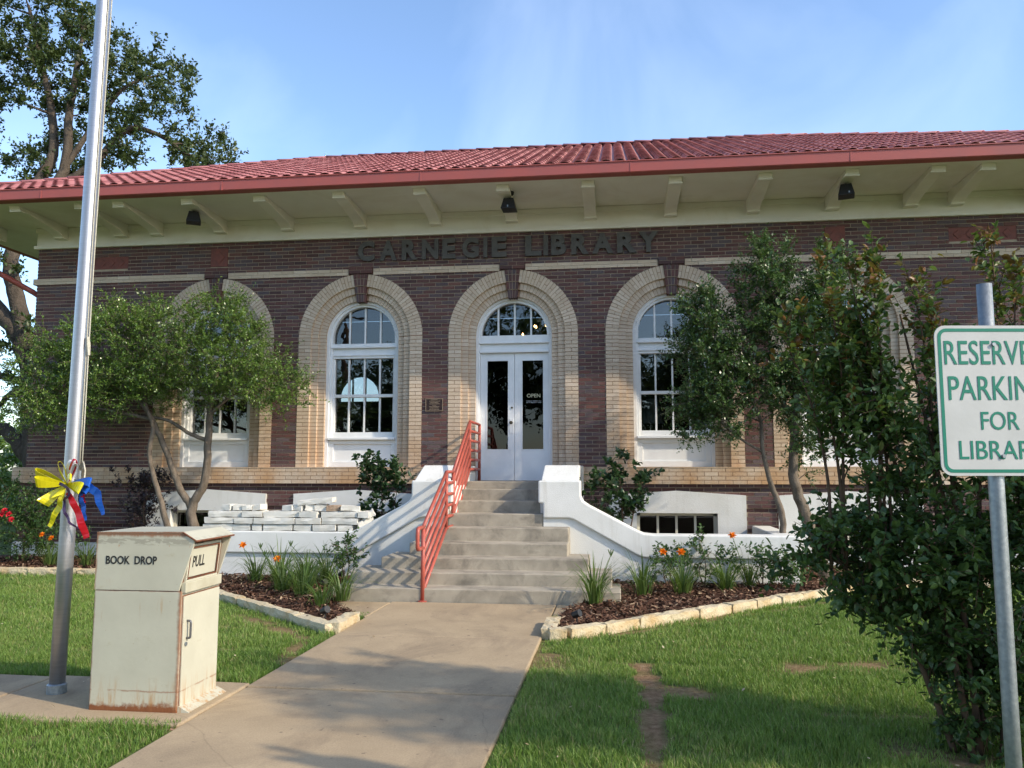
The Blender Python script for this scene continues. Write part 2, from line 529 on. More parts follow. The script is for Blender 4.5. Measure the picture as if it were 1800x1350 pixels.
def glass_mat(name, ior, tr):
    m = bpy.data.materials.new(name)
    m.use_nodes = True
    nt = m.node_tree
    nt.nodes.clear()
    out = nt.nodes.new("ShaderNodeOutputMaterial")
    t = nt.nodes.new("ShaderNodeBsdfTransparent")
    t.inputs[0].default_value = (*tr, 1)
    g = nt.nodes.new("ShaderNodeBsdfGlossy")
    g.inputs["Roughness"].default_value = 0.0
    g.inputs["Color"].default_value = (1, 1, 1, 1)
    f = nt.nodes.new("ShaderNodeFresnel")
    f.inputs["IOR"].default_value = ior
    # old panes are not flat
    bn = nt.nodes.new("ShaderNodeBump")
    bn.inputs["Strength"].default_value = 0.05
    bn.inputs["Distance"].default_value = 0.02
    nt.links.new(noise(nt, 3.0, 2), bn.inputs["Height"])
    nt.links.new(bn.outputs[0], g.inputs["Normal"])
    mx = nt.nodes.new("ShaderNodeMixShader")
    nt.links.new(f.outputs[0], mx.inputs[0])
    nt.links.new(t.outputs[0], mx.inputs[1])
    nt.links.new(g.outputs[0], mx.inputs[2])
    nt.links.new(mx.outputs[0], out.inputs[0])
    return m


MT['glass'] = glass_mat('window_glass', 1.75, (0.62, 0.65, 0.66))
MT['door_glass'] = glass_mat('door_glass', 1.5, (0.22, 0.22, 0.22))


def emit_mat(name, c, s):
    m, nt, b, out = new_mat(name)
    b.inputs["Emission Color"].default_value = (*c, 1)
    b.inputs["Emission Strength"].default_value = s
    return m


MT['bulb'] = emit_mat('lit_bulb', (1.0, 0.55, 0.2), 10)


def drop_mat(rusty=True):
    """cream enamel with rust along its edges and scuffs"""
    m, nt, b, out = new_mat('rusty_cream_enamel' if rusty else 'cream_enamel')
    base = mixc(nt, ramp(nt, noise(nt, 3.5, 5), [(0.35, 0.0), (0.7, 1.0)]), (0.50, 0.485, 0.385), (0.44, 0.425, 0.335))
    tc = nt.nodes.new("ShaderNodeNewGeometry")
    sx = nt.nodes.new("ShaderNodeSeparateXYZ")
    nt.links.new(tc.outputs["Position"], sx.inputs[0])
    z = sx.outputs["Z"]; x = sx.outputs["X"]; y = sx.outputs["Y"]
    ed = lambda px, py: math_n(nt, 'SQRT', math_n(nt, 'ADD', math_n(nt, 'POWER', math_n(nt, 'SUBTRACT', x, px), 2.0), math_n(nt, 'POWER', math_n(nt, 'SUBTRACT', y, py), 2.0)))
    n1 = noise(nt, 9, 7, pos_node(nt, (1, 1, 1)), 0.7)
    n2 = noise(nt, 30, 6, pos_node(nt, (1, 1, 0.12)), 0.7)
    # bottom edge eaten by rust
    bot = math_n(nt, 'SUBTRACT', math_n(nt, 'MULTIPLY', n1, 0.15), math_n(nt, 'ADD', z, 0.018))
    f_bot = ramp(nt, math_n(nt, 'ADD', bot, 0.5), [(0.49, 0.0), (0.515, 1.0)])
    # pale rust wash low down and below the seam
    wash = math_n(nt, 'MULTIPLY', ramp(nt, z, [(0.02, 1.0), (0.24, 0.0)]), ramp(nt, n2, [(0.48, 0.0), (0.66, 1.0)]))
    # along the near vertical corner
    cx = ed(-1.045, -8.285)
    corner = ramp(nt, math_n(nt, 'SUBTRACT', math_n(nt, 'MULTIPLY', n1, 0.045), cx), [(0.0, 0.0), (0.02, 0.85)])
    corner = math_n(nt, 'MULTIPLY', corner, math_n(nt, 'LESS_THAN', z, 0.75))
    seam = ramp(nt, math_n(nt, 'SUBTRACT', math_n(nt, 'MULTIPLY', n1, 0.014), math_n(nt, 'ABSOLUTE', math_n(nt, 'SUBTRACT', z, 0.748))), [(0.0, 0.0), (0.008, 0.9)])
    top = ramp(nt, math_n(nt, 'SUBTRACT', math_n(nt, 'MULTIPLY', n2, 0.045), math_n(nt, 'SQRT', math_n(nt, 'ADD', math_n(nt, 'POWER', math_n(nt, 'SUBTRACT', z, 1.104), 2.0), math_n(nt, 'POWER', math_n(nt, 'SUBTRACT', y, -8.287), 2.0)))), [(0.0, 0.0), (0.015, 0.85)])
    lx = ed(-1.629, -8.285)
    lft = ramp(nt, math_n(nt, 'SUBTRACT', math_n(nt, 'MULTIPLY', n1, 0.028), lx), [(0.0, 0.0), (0.012, 0.8)])
    streak = math_n(nt, 'MULTIPLY', ramp(nt, noise(nt, 26, 5, pos_node(nt, (1, 1, 0.1)), 0.6), [(0.62, 0.0), (0.72, 1.0)]),
                    ramp(nt, noise(nt, 3.2, 3), [(0.55, 0.0), (0.68, 0.7)]))
    speck = ramp(nt, noise(nt, 55, 3, None, 0.6), [(0.72, 0.0), (0.76, 0.8)])
    col = mixc(nt, wash, base, (0.40, 0.20, 0.06))
    col = mixc(nt, streak, col, (0.38, 0.21, 0.08))
    col = mixc(nt, speck, col, (0.25, 0.13, 0.06))
    band = math_n(nt, 'MULTIPLY', ramp(nt, math_n(nt, 'ABSOLUTE', math_n(nt, 'SUBTRACT', z, 1.055)), [(0.012, 1.0), (0.03, 0.0)]), ramp(nt, noise(nt, 12, 4, pos_node(nt, (1, 1, 3)), 0.6), [(0.47, 0.0), (0.53, 0.7)]))
    col = mixc(nt, band, col, (0.27, 0.255, 0.20))
    smear = math_n(nt, 'MULTIPLY', ramp(nt, noise(nt, 4, 6, pos_node(nt, (1, 1, 2.5)), 0.7), [(0.58, 0.0), (0.66, 0.5)]), ramp(nt, noise(nt, 40, 2), [(0.4, 0.0), (0.6, 1.0)]))
    col = mixc(nt, smear, col, (0.40, 0.36, 0.25))
    dots = math_n(nt, 'MULTIPLY', ramp(nt, noise(nt, 38, 4, pos_node(nt, (1, 1, 0.5)), 0.7), [(0.60, 0.0), (0.68, 0.9)]), ramp(nt, math_n(nt, 'ABSOLUTE', math_n(nt, 'SUBTRACT', z, 1.028)), [(0.006, 1.0), (0.014, 0.0)]))
    col = mixc(nt, dots, col, (0.42, 0.16, 0.05))
    line = math_n(nt, 'MULTIPLY', ramp(nt, math_n(nt, 'ABSOLUTE', math_n(nt, 'SUBTRACT', math_n(nt, 'ADD', z, math_n(nt, 'MULTIPLY', n1, 0.03)), 0.155)), [(0.002, 1.0), (0.005, 0.0)]), ramp(nt, n1, [(0.42, 0.0), (0.5, 0.8)]))
    col = mixc(nt, line, col, (0.25, 0.10, 0.05))
    for f in ((corner, seam, top, lft, f_bot) if rusty else (seam,)):
        col = mixc(nt, f, col, mixc(nt, n2, (0.12, 0.035, 0.018), (0.30, 0.12, 0.045)))
    setc(nt, b, col)
    b.inputs["Roughness"].default_value = 0.45
    b.inputs["Specular IOR Level"].default_value = 0.35
    bump(nt, b, noise(nt, 24, 4), 0.08, 0.01)
    return m


MT['rust'] = surf('rust', (0.20, 0.075, 0.035), (0.10, 0.035, 0.02), 30, 0.85, 0.2, 60)
MT['drop'] = drop_mat()
MT['drop2'] = drop_mat(False)
MT['drop_plain'] = surf('plain_cream_enamel', (0.47, 0.45, 0.345), (0.40, 0.37, 0.27), 9, 0.5, 0.05, 40)
MT['handle'] = surf('dull_chrome', (0.16, 0.16, 0.17), None, 5, 0.35, 0, 10, metal=0.6)
MT['scuff'] = surf('scuffed_paint', (0.33, 0.31, 0.24), (0.55, 0.53, 0.40), 30, 0.7, 0, 30)

# ------------------------------------------------------------------ ground
def vnoise(x, y, s, seed=0):
    """smooth value noise for numpy arrays"""
    r = np.random.default_rng(seed).random((64, 64))
    u, v = x * s, y * s
    i, j = np.floor(u).astype(int), np.floor(v).astype(int)
    a, b = u - i, v - j
    a, b = a * a * (3 - 2 * a), b * b * (3 - 2 * b)
    g = lambda p, q: r[p % 64, q % 64]
    return (g(i, j) * (1 - a) + g(i + 1, j) * a) * (1 - b) + (g(i, j + 1) * (1 - a) + g(i + 1, j + 1) * a) * b


def fnoise(x, y, s, seed=0):
    return (vnoise(x, y, s, seed) * 0.55 + vnoise(x, y, s * 2.1, seed + 1) * 0.28 + vnoise(x, y, s * 4.3, seed + 2) * 0.17)


def seg_d(x, y, ax, ay, bx, by):
    dx, dy = bx - ax, by - ay
    t = np.clip(((x - ax) * dx + (y - ay) * dy) / (dx * dx + dy * dy), 0, 1)
    return np.hypot(x - ax - t * dx, y - ay - t * dy)


def dirt_amount(x, y):
    n = 0.6 * (fnoise(x, y, 1.7, 3) - 0.5) + 0.7 * (fnoise(x, y, 6.5, 5) - 0.5)
    d = np.zeros_like(x)
    worn = [(1.84, -6.5, 1.90, -7.4, 0.085), (1.90, -7.4, 1.80, -9.4, 0.075), (1.2, -6.45, 2.5, -6.6, 0.045), (1.02, -5.95, 1.1, -6.6, 0.20),
            (2.5, -6.6, 4.2, -6.5, 0.04), (2.9, -7.75, 4.0, -7.7, 0.05), (3.3, -8.4, 4.2, -8.5, 0.16), (-1.1, -6.0, -1.0, -6.8, 0.12), (-1.15, -5.9, -2.3, -4.85, 0.10),
            (1.4, -5.6, 4.4, -2.9, 0.06), (-2.9, -6.6, -1.2, -6.4, 0.05), (-3.6, -5.3, -2.0, -5.5, 0.06)]
    for ax, ay, bx, by, w in worn:
        q = seg_d(x, y, ax, ay, bx, by)
        d = np.maximum(d, np.clip(1.5 - q / (w * (1 + 2.2 * n)), 0, 1) * (0.66 + 1.1 * n + (0.25 if w in (0.085, 0.075) and ax > 1.7 else 0.0)))
    d = np.maximum(d, np.clip((fnoise(x, y, 1.1, 11) - 0.70) * 7, 0, 0.8))
    return d


xs = np.concatenate([[-400, -150, -60, -25, -14], np.arange(-9, 9.01, 0.08), [14, 25, 60, 150, 400]])
ys = np.concatenate([[-400, -150, -60, -25, -15], np.arange(-10.5, 0.5, 0.08), [4, 10, 20, 60, 150, 400]])
GX, GY = np.meshgrid(xs, ys)
gz = np.zeros(GX.shape)
inner = (np.abs(GX) < 9) & (GY > -10.5) & (GY < 0.4)
gz[inner] = (fnoise(GX, GY, 2.5, 21)[inner] - 0.5) * 0.03 - 0.012
nx, ny = len(xs), len(ys)
idx = np.arange(nx * ny).reshape(ny, nx)
F = np.stack([idx[:-1, :-1], idx[:-1, 1:], idx[1:, 1:], idx[1:, :-1]], -1).reshape(-1, 4)
me = np_mesh('ground', np.stack([GX, GY, gz], -1).reshape(-1, 3), F, MT['soil'], smooth=True)
a = me.attributes.new("dirt", 'FLOAT', 'POINT')
a.data.foreach_set("value", dirt_amount(GX, GY).ravel().astype(np.float32))
o = bpy.data.objects.new('ground', me)
link(o, None, 0, 'structure')

# walkway slabs, cross path
walk = bpy.data.objects.new('walkway', MB().box(-0.90, 0.97, -13.3, -3.87, -0.15, -0.006).mesh('walkway', MT['mortar_beige']))
link(walk, None, 0, 'structure')
yy = [-3.87, -5.78, -7.62, -9.45, -11.3, -13.2]
for k in range(5):
    MB().box(-0.905, 0.975, yy[k + 1] + 0.005, yy[k] - 0.005, -0.10, 0.014 + 0.004 * math.sin(k * 2.3)).build('slab', MT['walk'], walk, bevel=0.012)
MB().prism([(-0.915, -4.86), (-0.915, -3.90), (-1.62, -3.90), (-1.52, -4.22)], -0.1, 0.010, 'z').build('slab', MT['walk'], walk, bevel=0.01)
MB().prism([(0.985, -4.95), (1.50, -4.35), (1.75, -3.90), (0.985, -3.90)], -0.1, 0.012, 'z').build('slab', MT['walk'], walk, bevel=0.01)
path = bpy.data.objects.new('cross_path', MB().box(-9, -0.92, -8.53, -7.52, -0.15, -0.006).mesh('cross_path', MT['mortar_beige']))
link(path, None, 0, 'structure')
for x0, x1 in ((-2.40, -0.915), (-3.9, -2.41), (-5.4, -3.91), (-7, -5.41), (-9, -7.01)):
    MB().hexa([(x0, -8.50 + 0.05 * (x0 + 2), -0.1), (x1, -8.50 + 0.05 * (x1 + 2) - 0.05, -0.1), (x1, -7.53, -0.1), (x0, -7.49, -0.1),
               (x0, -8.50 + 0.05 * (x0 + 2), 0.016), (x1, -8.50 + 0.05 * (x1 + 2) - 0.05, 0.016), (x1, -7.53, 0.016), (x0, -7.49, 0.016)]).build('slab', MT['walk'], path, bevel=0.012)
road = bpy.data.objects.new('road', MB().box(-400, 400, -27, -16, -0.3, 0.004).mesh('road', MT['asphalt']))
link(road, None, 0, 'structure')
pave = bpy.data.objects.new('pavement', MB().box(-400, 400, -15.9, -13.35, -0.3, 0.03).mesh('pavement', MT['walk']))
link(pave, None, 0, 'structure')

# planting bed soil
bedL = [(-1.0, -5.62), (-1.0, -4.90), (-1.58, -4.20), (-1.45, -3.9), (-1.45, -2.16), (-4.45, -2.16), (-4.45, -0.02), (-8.9, -0.02), (-8.9, -1.98), (-5.7, -1.90), (-4.4, -2.42), (-2.86, -3.86)]
bedR = [(1.06, -5.62), (4.58, -2.22), (5.4, -1.60), (9.4, -1.50), (9.4, -0.02), (4.02, -0.02), (4.02, -2.16), (1.55, -2.16), (1.55, -3.88), (1.30, -3.90), (1.12, -4.45), (1.06, -4.95)]
beds = []
for nm, poly in (('bed_soil', bedL), ('bed_soil', bedR)):
    b = MB().prism(poly, -0.1, 0.055, 'z').build(nm, MT['mulch_base'], None, kind='structure')
    beds.append(poly)


def in_poly(x, y, poly):
    r = np.zeros(len(x), bool)
    j = len(poly) - 1
    for i in range(len(poly)):
        xi, yi = poly[i]; xj, yj = poly[j]
        c = ((yi > y) != (yj > y)) & (x < (xj - xi) * (y - yi) / (yj - yi + 1e-12) + xi)
        r ^= c
        j = i
    return r


# mulch chips
px = rng.uniform(-9, 9.4, 90000); py = rng.uniform(-5.7, 0, 90000)
k = (in_poly(px, py, bedL) | in_poly(px, py, bedR)) & (px > -8.5)
px, py = px[k][:26000], py[k][:26000]
n = len(px)
L = rng.uniform(0.012, 0.04, n); Wd = rng.uniform(0.004, 0.011, n)
th = rng.uniform(0, 6.28, n); tl = rng.normal(0, 0.35, n); tl2 = rng.normal(0, 0.35, n)
dx = np.stack([np.cos(th) * np.cos(tl), np.sin(th) * np.cos(tl), np.sin(tl)], -1)
dy = np.stack([-np.sin(th), np.cos(th), tl2], -1)
c = np.stack([px, py, 0.062 + rng.uniform(0, 0.022, n)], -1)
V = np.stack([c - dx * L[:, None] - dy * Wd[:, None], c + dx * L[:, None] - dy * Wd[:, None], c + dx * L[:, None] + dy * Wd[:, None], c - dx * L[:, None] + dy * Wd[:, None]], 1).reshape(-1, 3)
o = bpy.data.objects.new('mulch', np_mesh('mulch', V, np.arange(4 * n).reshape(-1, 4), MT['mulch'], rng.random(n) ** 1.6))
link(o, None, 0, 'stuff')
o["label"] = "dark brown bark mulch chips covering the planting beds"

# grass
def grass_patch(n_try, x0, x1, y0, y1, h0, h1, w):
    x = rng.uniform(x0, x1, n_try); y = rng.uniform(y0, y1, n_try)
    ok = ~((x > -0.93) & (x < 1.0))
    ok &= ~((x < -0.9) & (y > -8.50 + 0.05 * (x + 2) + 0.02) & (y < -7.50))
    ok &= ~in_poly(x, y, bedL) & ~in_poly(x, y, bedR)
    ok &= ~((y > -1.9) & (np.abs(x) > 4.2))
    ok &= ~((np.abs(x) < 1.9) & (y > -4.6))
    ok &= ~(in_poly(x, y, [(-1.62, -4.2), (1.86, -4.2), (1.86, -1.9), (4.1, -1.9), (4.1, 0), (-4.5, 0), (-4.5, -1.9), (-1.62, -1.9)]))
    d = dirt_amount(x, y)
    ok &= rng.random(n_try) > d * 1.35 - 0.03
    # feathered edge beside the border stones
    x, y, d = x[ok], y[ok], d[ok]
    n = len(x)
    tuft = fnoise(x, y, 5, 31)
    h = rng.uniform(h0, h1, n) * (0.55 + 0.9 * tuft) * (1 - 0.55 * d)
    th = rng.uniform(0, 6.283, n)
    lean = rng.uniform(0.1, 0.75, n) * h
    ph = th + rng.normal(0, 0.8, n)
    wv = np.stack([np.cos(ph + 1.57), np.sin(ph + 1.57), np.zeros(n)], -1) * (w * rng.uniform(0.6, 1.3, n))[:, None]
    b = np.stack([x, y, np.full(n, -0.02)], -1)
    mid = b + np.stack([np.cos(th) * lean * 0.35, np.sin(th) * lean * 0.35, h * 0.62], -1)
    tip = b + np.stack([np.cos(th) * lean, np.sin(th) * lean, h], -1)
    V = np.stack([b - wv, b + wv, mid + wv * 0.75, mid - wv * 0.75, tip], 1)
    Fq = np.arange(n)[:, None] * 5 + np.array([0, 1, 2, 3])
    Ft = np.arange(n)[:, None] * 5 + np.array([3, 2, 4])
    t = np.clip(0.28 + 0.75 * (fnoise(x, y, 0.9, 41) - 0.25) + rng.normal(0, 0.16, n) + 0.3 * d, 0, 1)
    t = np.where(rng.random(n) < 0.09, rng.uniform(0.9, 1.0, n), t)
    return V.reshape(-1, 3), Fq, Ft, t


def tri_mesh(name, V, T, mat, tint):
    return np_mesh(name, V, T, mat, tint)


Vs, Ts, tt, off = [], [], [], 0
for args in ((430000, -4.2, 5.6, -9.8, -6.0, 0.025, 0.068, 0.0028), (330000, -6.5, 8.5, -6.0, -1.8, 0.025, 0.066, 0.0034), (40000, -9, -4.2, -8.5, -1.9, 0.03, 0.08, 0.005)):
    V, Fq, Ft, t = grass_patch(*args)
    Vs.append(V)
    Ts.append(np.concatenate([Fq[:, [0, 1, 2]], Fq[:, [0, 2, 3]], Ft]) + off)
    tt.append(np.tile(t, 3))
    off += len(V)
o = bpy.data.objects.new('grass', np_mesh('grass', np.concatenate(Vs), np.concatenate(Ts), MT['grass'], np.concatenate(tt)))
link(o, None, 0, 'stuff')
o["label"] = "mown green lawn grass around the walkway"
# leaf litter on the lawn
n = 150
px = rng.uniform(-5, 6, n); py = rng.uniform(-9, -2.5, n)
k = ~in_poly(px, py, bedL) & ~in_poly(px, py, bedR) & ~((np.abs(px) < 1.0) & (py > -4))
px, py = px[k], py[k]; n = len(px)
L = rng.uniform(0.008, 0.022, n)[:, None]; th = rng.uniform(0, 6.28, n)
dx = np.stack([np.cos(th), np.sin(th), rng.normal(0, 0.3, n)], -1); dy = np.stack([-np.sin(th), np.cos(th), rng.normal(0, 0.3, n)], -1)
onw = np.abs(px) < 0.95
c = np.stack([px, py, np.where(onw, 0.03, 0.045)], -1)
keep = ~onw | (rng.random(n) < 0.25)
c, dx, dy, L = c[keep], dx[keep], dy[keep], L[keep]; n = len(c)
V = np.stack([c - dx * L, c - dy * L * 0.45, c + dx * L, c + dy * L * 0.45], 1).reshape(-1, 3)
o = bpy.data.objects.new('fallen_leaves', np_mesh('fallen_leaves', V, np.arange(4 * n).reshape(-1, 4), MT['drygrass'], rng.random(n)))
link(o, None, 0, 'stuff')
o["label"] = "dry fallen leaves scattered over the lawn"

# ------------------------------------------------------------------ library building
lib = thing('library_building', (0, 0, 0), "single-storey dark brick library with red tile roof and five cream arches", "building")
XW = 8.58                    # half width of the front
CH = 0.0631                  # brick course
BP = 0.216                   # brick pitch
JT = 0.0125                  # joint
BAYS = [-5.18, -2.59, 0.0, 2.59, 5.18]
ZS = 3.75                    # springing of the arches
Z_LED0, Z_LED1, Z_TOP = 1.292, 1.549, 5.461


def cut(x0, x1, holes):
    segs = [(x0, x1)]
    for a, b in holes:
        new = []
        for s, e in segs:
            if b <= s or a >= e:
                new.append((s, e))
            else:
                if a > s: new.append((s, a))
                if b < e: new.append((b, e))
        segs = new
    return segs


def holes_at(z, rad=1.05):
    h = []
    for xc in BAYS:
        if z < ZS:
            h.append((xc - rad, xc + rad))
        elif z < ZS + rad:
            w = math.sqrt(max(0, rad * rad - (z - ZS) ** 2))
            h.append((xc - w, xc + w))
    return h


def box_mesh_cache():
    cache = {}

    def get(name, w, d, h, tint, mat):
        key = (name, round(w, 3), round(d, 3), round(h, 3), round(tint * 12))
        if key not in cache:
            cache[key] = MB().box(-w / 2, w / 2, -d / 2, d / 2, -h / 2, h / 2, round(tint * 12) / 12).mesh(name, mat)
        return cache[key]
    return get


get_box = box_mesh_cache()
CAM = Vector((1.661, -13.209, 1.498))


def place_bricks(items, parent, name, rest_name, mat, limit, jit=0.0015):
    """items: (x0,x1,y0,y1,z0,z1,full). The ones that show largest become parts, the rest one mesh"""
    def score(b):
        c = Vector(((b[0] + b[1]) / 2, b[2], (b[4] + b[5]) / 2))
        s = (b[1] - b[0]) * (b[5] - b[4]) / (c - CAM).length_squared
        # behind the trees and shrubs
        if -8.5 < c.x < -2.9 and c.z > 2.0 and c.z < 4.4: s *= 0.1
        if c.x > 2.2: s *= 0.1
        return -s
    items = sorted(items, key=score)
    rest = MB()
    cnt = 0
    for b in items:
        x0, x1, y0, y1, z0, z1 = b[:6]
        t = random.random()
        j = random.uniform(-jit, jit)
        if cnt < limit and b[6]:
            o = bpy.data.objects.new(name, get_box(name, x1 - x0, y1 - y0, z1 - z0, t, mat))
            o.location = ((x0 + x1) / 2, (y0 + y1) / 2 + j, (z0 + z1) / 2)
            link(o, parent)
            cnt += 1
        else:
            rest.box(x0, x1, y0 + j, y1 + j, z0, z1, t)
    if rest.v:
        rest.build(rest_name, mat, parent, kind='stuff')


# --- mortar body of the front wall and the other three walls
wm = MB()
bricks = []
row = 0
z = Z_LED1
nrow = int(round((Z_TOP - Z_LED1) / CH))
for r in range(nrow + 1):
    z0 = Z_LED1 + r * CH
    z1 = min(z0 + CH, Z_TOP + 0.02)
    zm = (z0 + z1) / 2
    hl = holes_at(zm, 1.05)
    for s, e in cut(-XW + 0.004, XW - 0.004, holes_at(zm, 0.99)):
        wm.add([(s, 0.006, z0), (e, 0.006, z0), (e, 0.006, z1), (s, 0.006, z1)], [(0, 1, 2, 3)])
        wm.add([(s, 0.42, z0), (e, 0.42, z0), (e, 0.42, z1), (s, 0.42, z1)], [(3, 2, 1, 0)])
    blk = list(hl)
    if 4.80 <= zm <= 4.915:
        blk += [(-XW, XW)]
    for sx in (-1, 1):
        if 5.03 <= zm <= 5.36:
            blk.append((sx * 5.15 - 0.16, sx * 5.15 + 0.16))
        if 5.05 <= zm <= 5.28:
            blk.append((min(sx * 6.85, sx * 7.85), max(sx * 6.85, sx * 7.85)))
    offs = (r % 2) * BP / 2
    k = math.floor((-XW) / BP) - 1
    while k * BP + offs < XW:
        a, b = max(-XW, k * BP + offs), min(XW, (k + 1) * BP + offs - JT)
        for s, e in (cut(a, b, blk) if b > a else []):
            if e - s > 0.02:
                bricks.append((s, e, -0.004, 0.03, z0 + JT / 2, z1 - JT / 2, abs((e - s) - (BP - JT)) < 1e-4))
        k += 1
# rusticated base between plinth and ledge
Z_PL = 0.29
r = 0
z0 = Z_PL
while z0 + CH < Z_LED0 + 0.03:
    z1 = z0 + CH
    zm = (z0 + z1) / 2
    rec = 0.045 if (r % 5 == 4) else 0.0
    hl = [(x - 1.04, x + 1.04) for x in BAYS if x != 0 and zm < 1.13]
    for s, e in cut(-XW - 0.06, XW + 0.06, hl):
        wm.box(s, e, -0.054 + rec, 0.3, z0, z1)
    offs = (r % 2) * BP / 2
    k = math.floor((-XW - 0.06) / BP) - 1
    while k * BP + offs < XW + 0.06:
        a, b = max(-XW - 0.06, k * BP + offs), min(XW + 0.06, (k + 1) * BP + offs - JT)
        for s, e in (cut(a, b, [(p - 1.055, p + 1.055) for p in BAYS if p != 0 and zm < 1.13]) if b > a else []):
            if e - s > 0.02:
                bricks.append((s, e, -0.064 + rec, -0.03 + rec, z0 + JT / 2, min(z1 - JT / 2, Z_LED0 - 0.002), abs((e - s) - (BP - JT)) < 1e-4))
        z_ = 0
        k += 1
    z0 = z1
    r += 1
D = 7.8
wm.box(-XW, -XW + 0.4, 0.43, D, 0, Z_TOP).box(XW - 0.4, XW, 0.43, D, 0, Z_TOP)
wall = wm.build('wall', MT['mortar'], lib)
place_bricks(bricks, wall, 'brick', 'wall_bricks', MT['brick'], 300)
# side walls: brick too far round to be seen, one stretcher skin each
sd = MB()
for sx in (-1, 1):
    for r in range(0, 62, 1):
        z0 = Z_LED1 + r * CH
        for k in range(20):
            y0 = 0.03 + k * BP + (r % 2) * BP / 2
            xf = sx * XW
            sd.box(min(xf, xf + sx * 0.006), max(xf, xf + sx * 0.006), y0, y0 + BP - JT, z0 + JT / 2, z0 + CH - JT / 2, random.random())
sd.build('side_wall_bricks', MT['brick'], wall, kind='stuff')

# --- rear wall with one arched opening that shows the sky through the building
rw = MB()
ox, oz, orad = -4.98, 3.42, 0.54
for s, e, a, b in ((-XW, ox - orad, 1.3, 5.4), (ox + orad, XW, 1.3, 5.4), (ox - orad, ox + orad, 1.3, 3.30)):
    rw.box(s, e, 7.4, 7.6, a, b)
N = 12
for i in range(N):
    a0, a1 = math.pi * i / N, math.pi * (i + 1) / N
    xa, xb = ox + orad * math.cos(a0), ox + orad * math.cos(a1)
    za, zb = oz + orad * math.sin(a0), oz + orad * math.sin(a1)
    rw.hexa([(xb, 7.4, zb), (xa, 7.4, za), (xa, 7.6, za), (xb, 7.6, zb), (xb, 7.4, 5.4), (xa, 7.4, 5.4), (xa, 7.6, 5.4), (xb, 7.6, 5.4)])
for q in (-0.18, 0.16):
    rw.box(ox + q - 0.02, ox + q + 0.02, 7.45, 7.5, 3.2, 4.0)
rw.box(-XW + 0.41, XW - 0.41, 0.43, 7.4, 5.41, 5.45)
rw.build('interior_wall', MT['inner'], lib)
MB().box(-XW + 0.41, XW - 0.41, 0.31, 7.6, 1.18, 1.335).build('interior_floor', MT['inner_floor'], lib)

# --- plinth
pl = MB()
pl.box(-XW - 0.10, XW + 0.10, -0.10, 0.1, -0.1, Z_PL - 0.002)
pl.build('plinth', MT['stucco'], lib, bevel=0.012)

# --- ledge of cream brick
lg = MB()
for s, e in ((-XW - 0.16, -1.08), (1.08, XW + 0.16)):
    lg.box(s, e, -0.114, 0.2, Z_LED0 + 0.004, Z_LED1 - 0.004)
ledge = lg.build('ledge', MT['mortar_beige'], lib)
items = []
lh = (Z_LED1 - Z_LED0) / 4
for r in range(4):
    offs = (r % 2) * BP / 2
    k = math.floor((-XW - 0.16) / BP) - 1
    while k * BP + offs < XW + 0.16:
        a, b = max(-XW - 0.16, k * BP + offs), min(XW + 0.16, (k + 1) * BP + offs - 0.008)
        for s, e in (cut(a, b, [(-1.08, 1.08)]) if b > a else []):
            if e - s > 0.02:
                items.append((s, e, -0.122, -0.02, Z_LED0 + r * lh + 0.004, Z_LED0 + (r + 1) * lh - 0.004, abs(e - s - (BP - 0.008)) < 1e-4))
        k += 1
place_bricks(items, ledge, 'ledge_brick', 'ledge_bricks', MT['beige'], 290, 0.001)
sl_ = MB()
for s, e in ((-XW - 0.16, -1.08), (1.08, XW + 0.16)):
    sl_.box(s, e, -0.128, 0.22, Z_LED1 - 0.001, Z_LED1 + 0.014)
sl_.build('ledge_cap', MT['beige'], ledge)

# --- string course
segs = cut(-XW - 0.06, XW + 0.06, [(x - 0.215, x + 0.215) for x in BAYS])
for s, e in segs:
    st = MB()
    for r in range(2):
        x = s
        k = 0
        while x < e - 0.02:
            x2 = min(e, x + (BP if k or r == 0 else BP / 2))
            st.box(x, x2 - 0.005, -0.026, 0.1, 4.803 + r * 0.055, 4.803 + (r + 1) * 0.055 - 0.004, random.random())
            x = x2
            k += 1
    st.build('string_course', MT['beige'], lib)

# --- arches
RO, R1, R2, R3 = 1.072, 0.862, 0.748, 0.636
ZB = {x: (1.34 if x == 0 else Z_LED1 + 0.012) for x in BAYS}
KEY_A = 0.125
n_ind = 0


def wedge(r0, r1, a0, a1, y0, y1, xc):
    p = []
    for y in (y0, y1):
        for (rr, aa) in ((r0, a0), (r1, a0), (r1, a1), (r0, a1)):
            p.append((xc + rr * math.sin(aa), y, ZS + rr * math.cos(aa)))
    # bottom(0-3)=front, top(4-7)=back
    return p


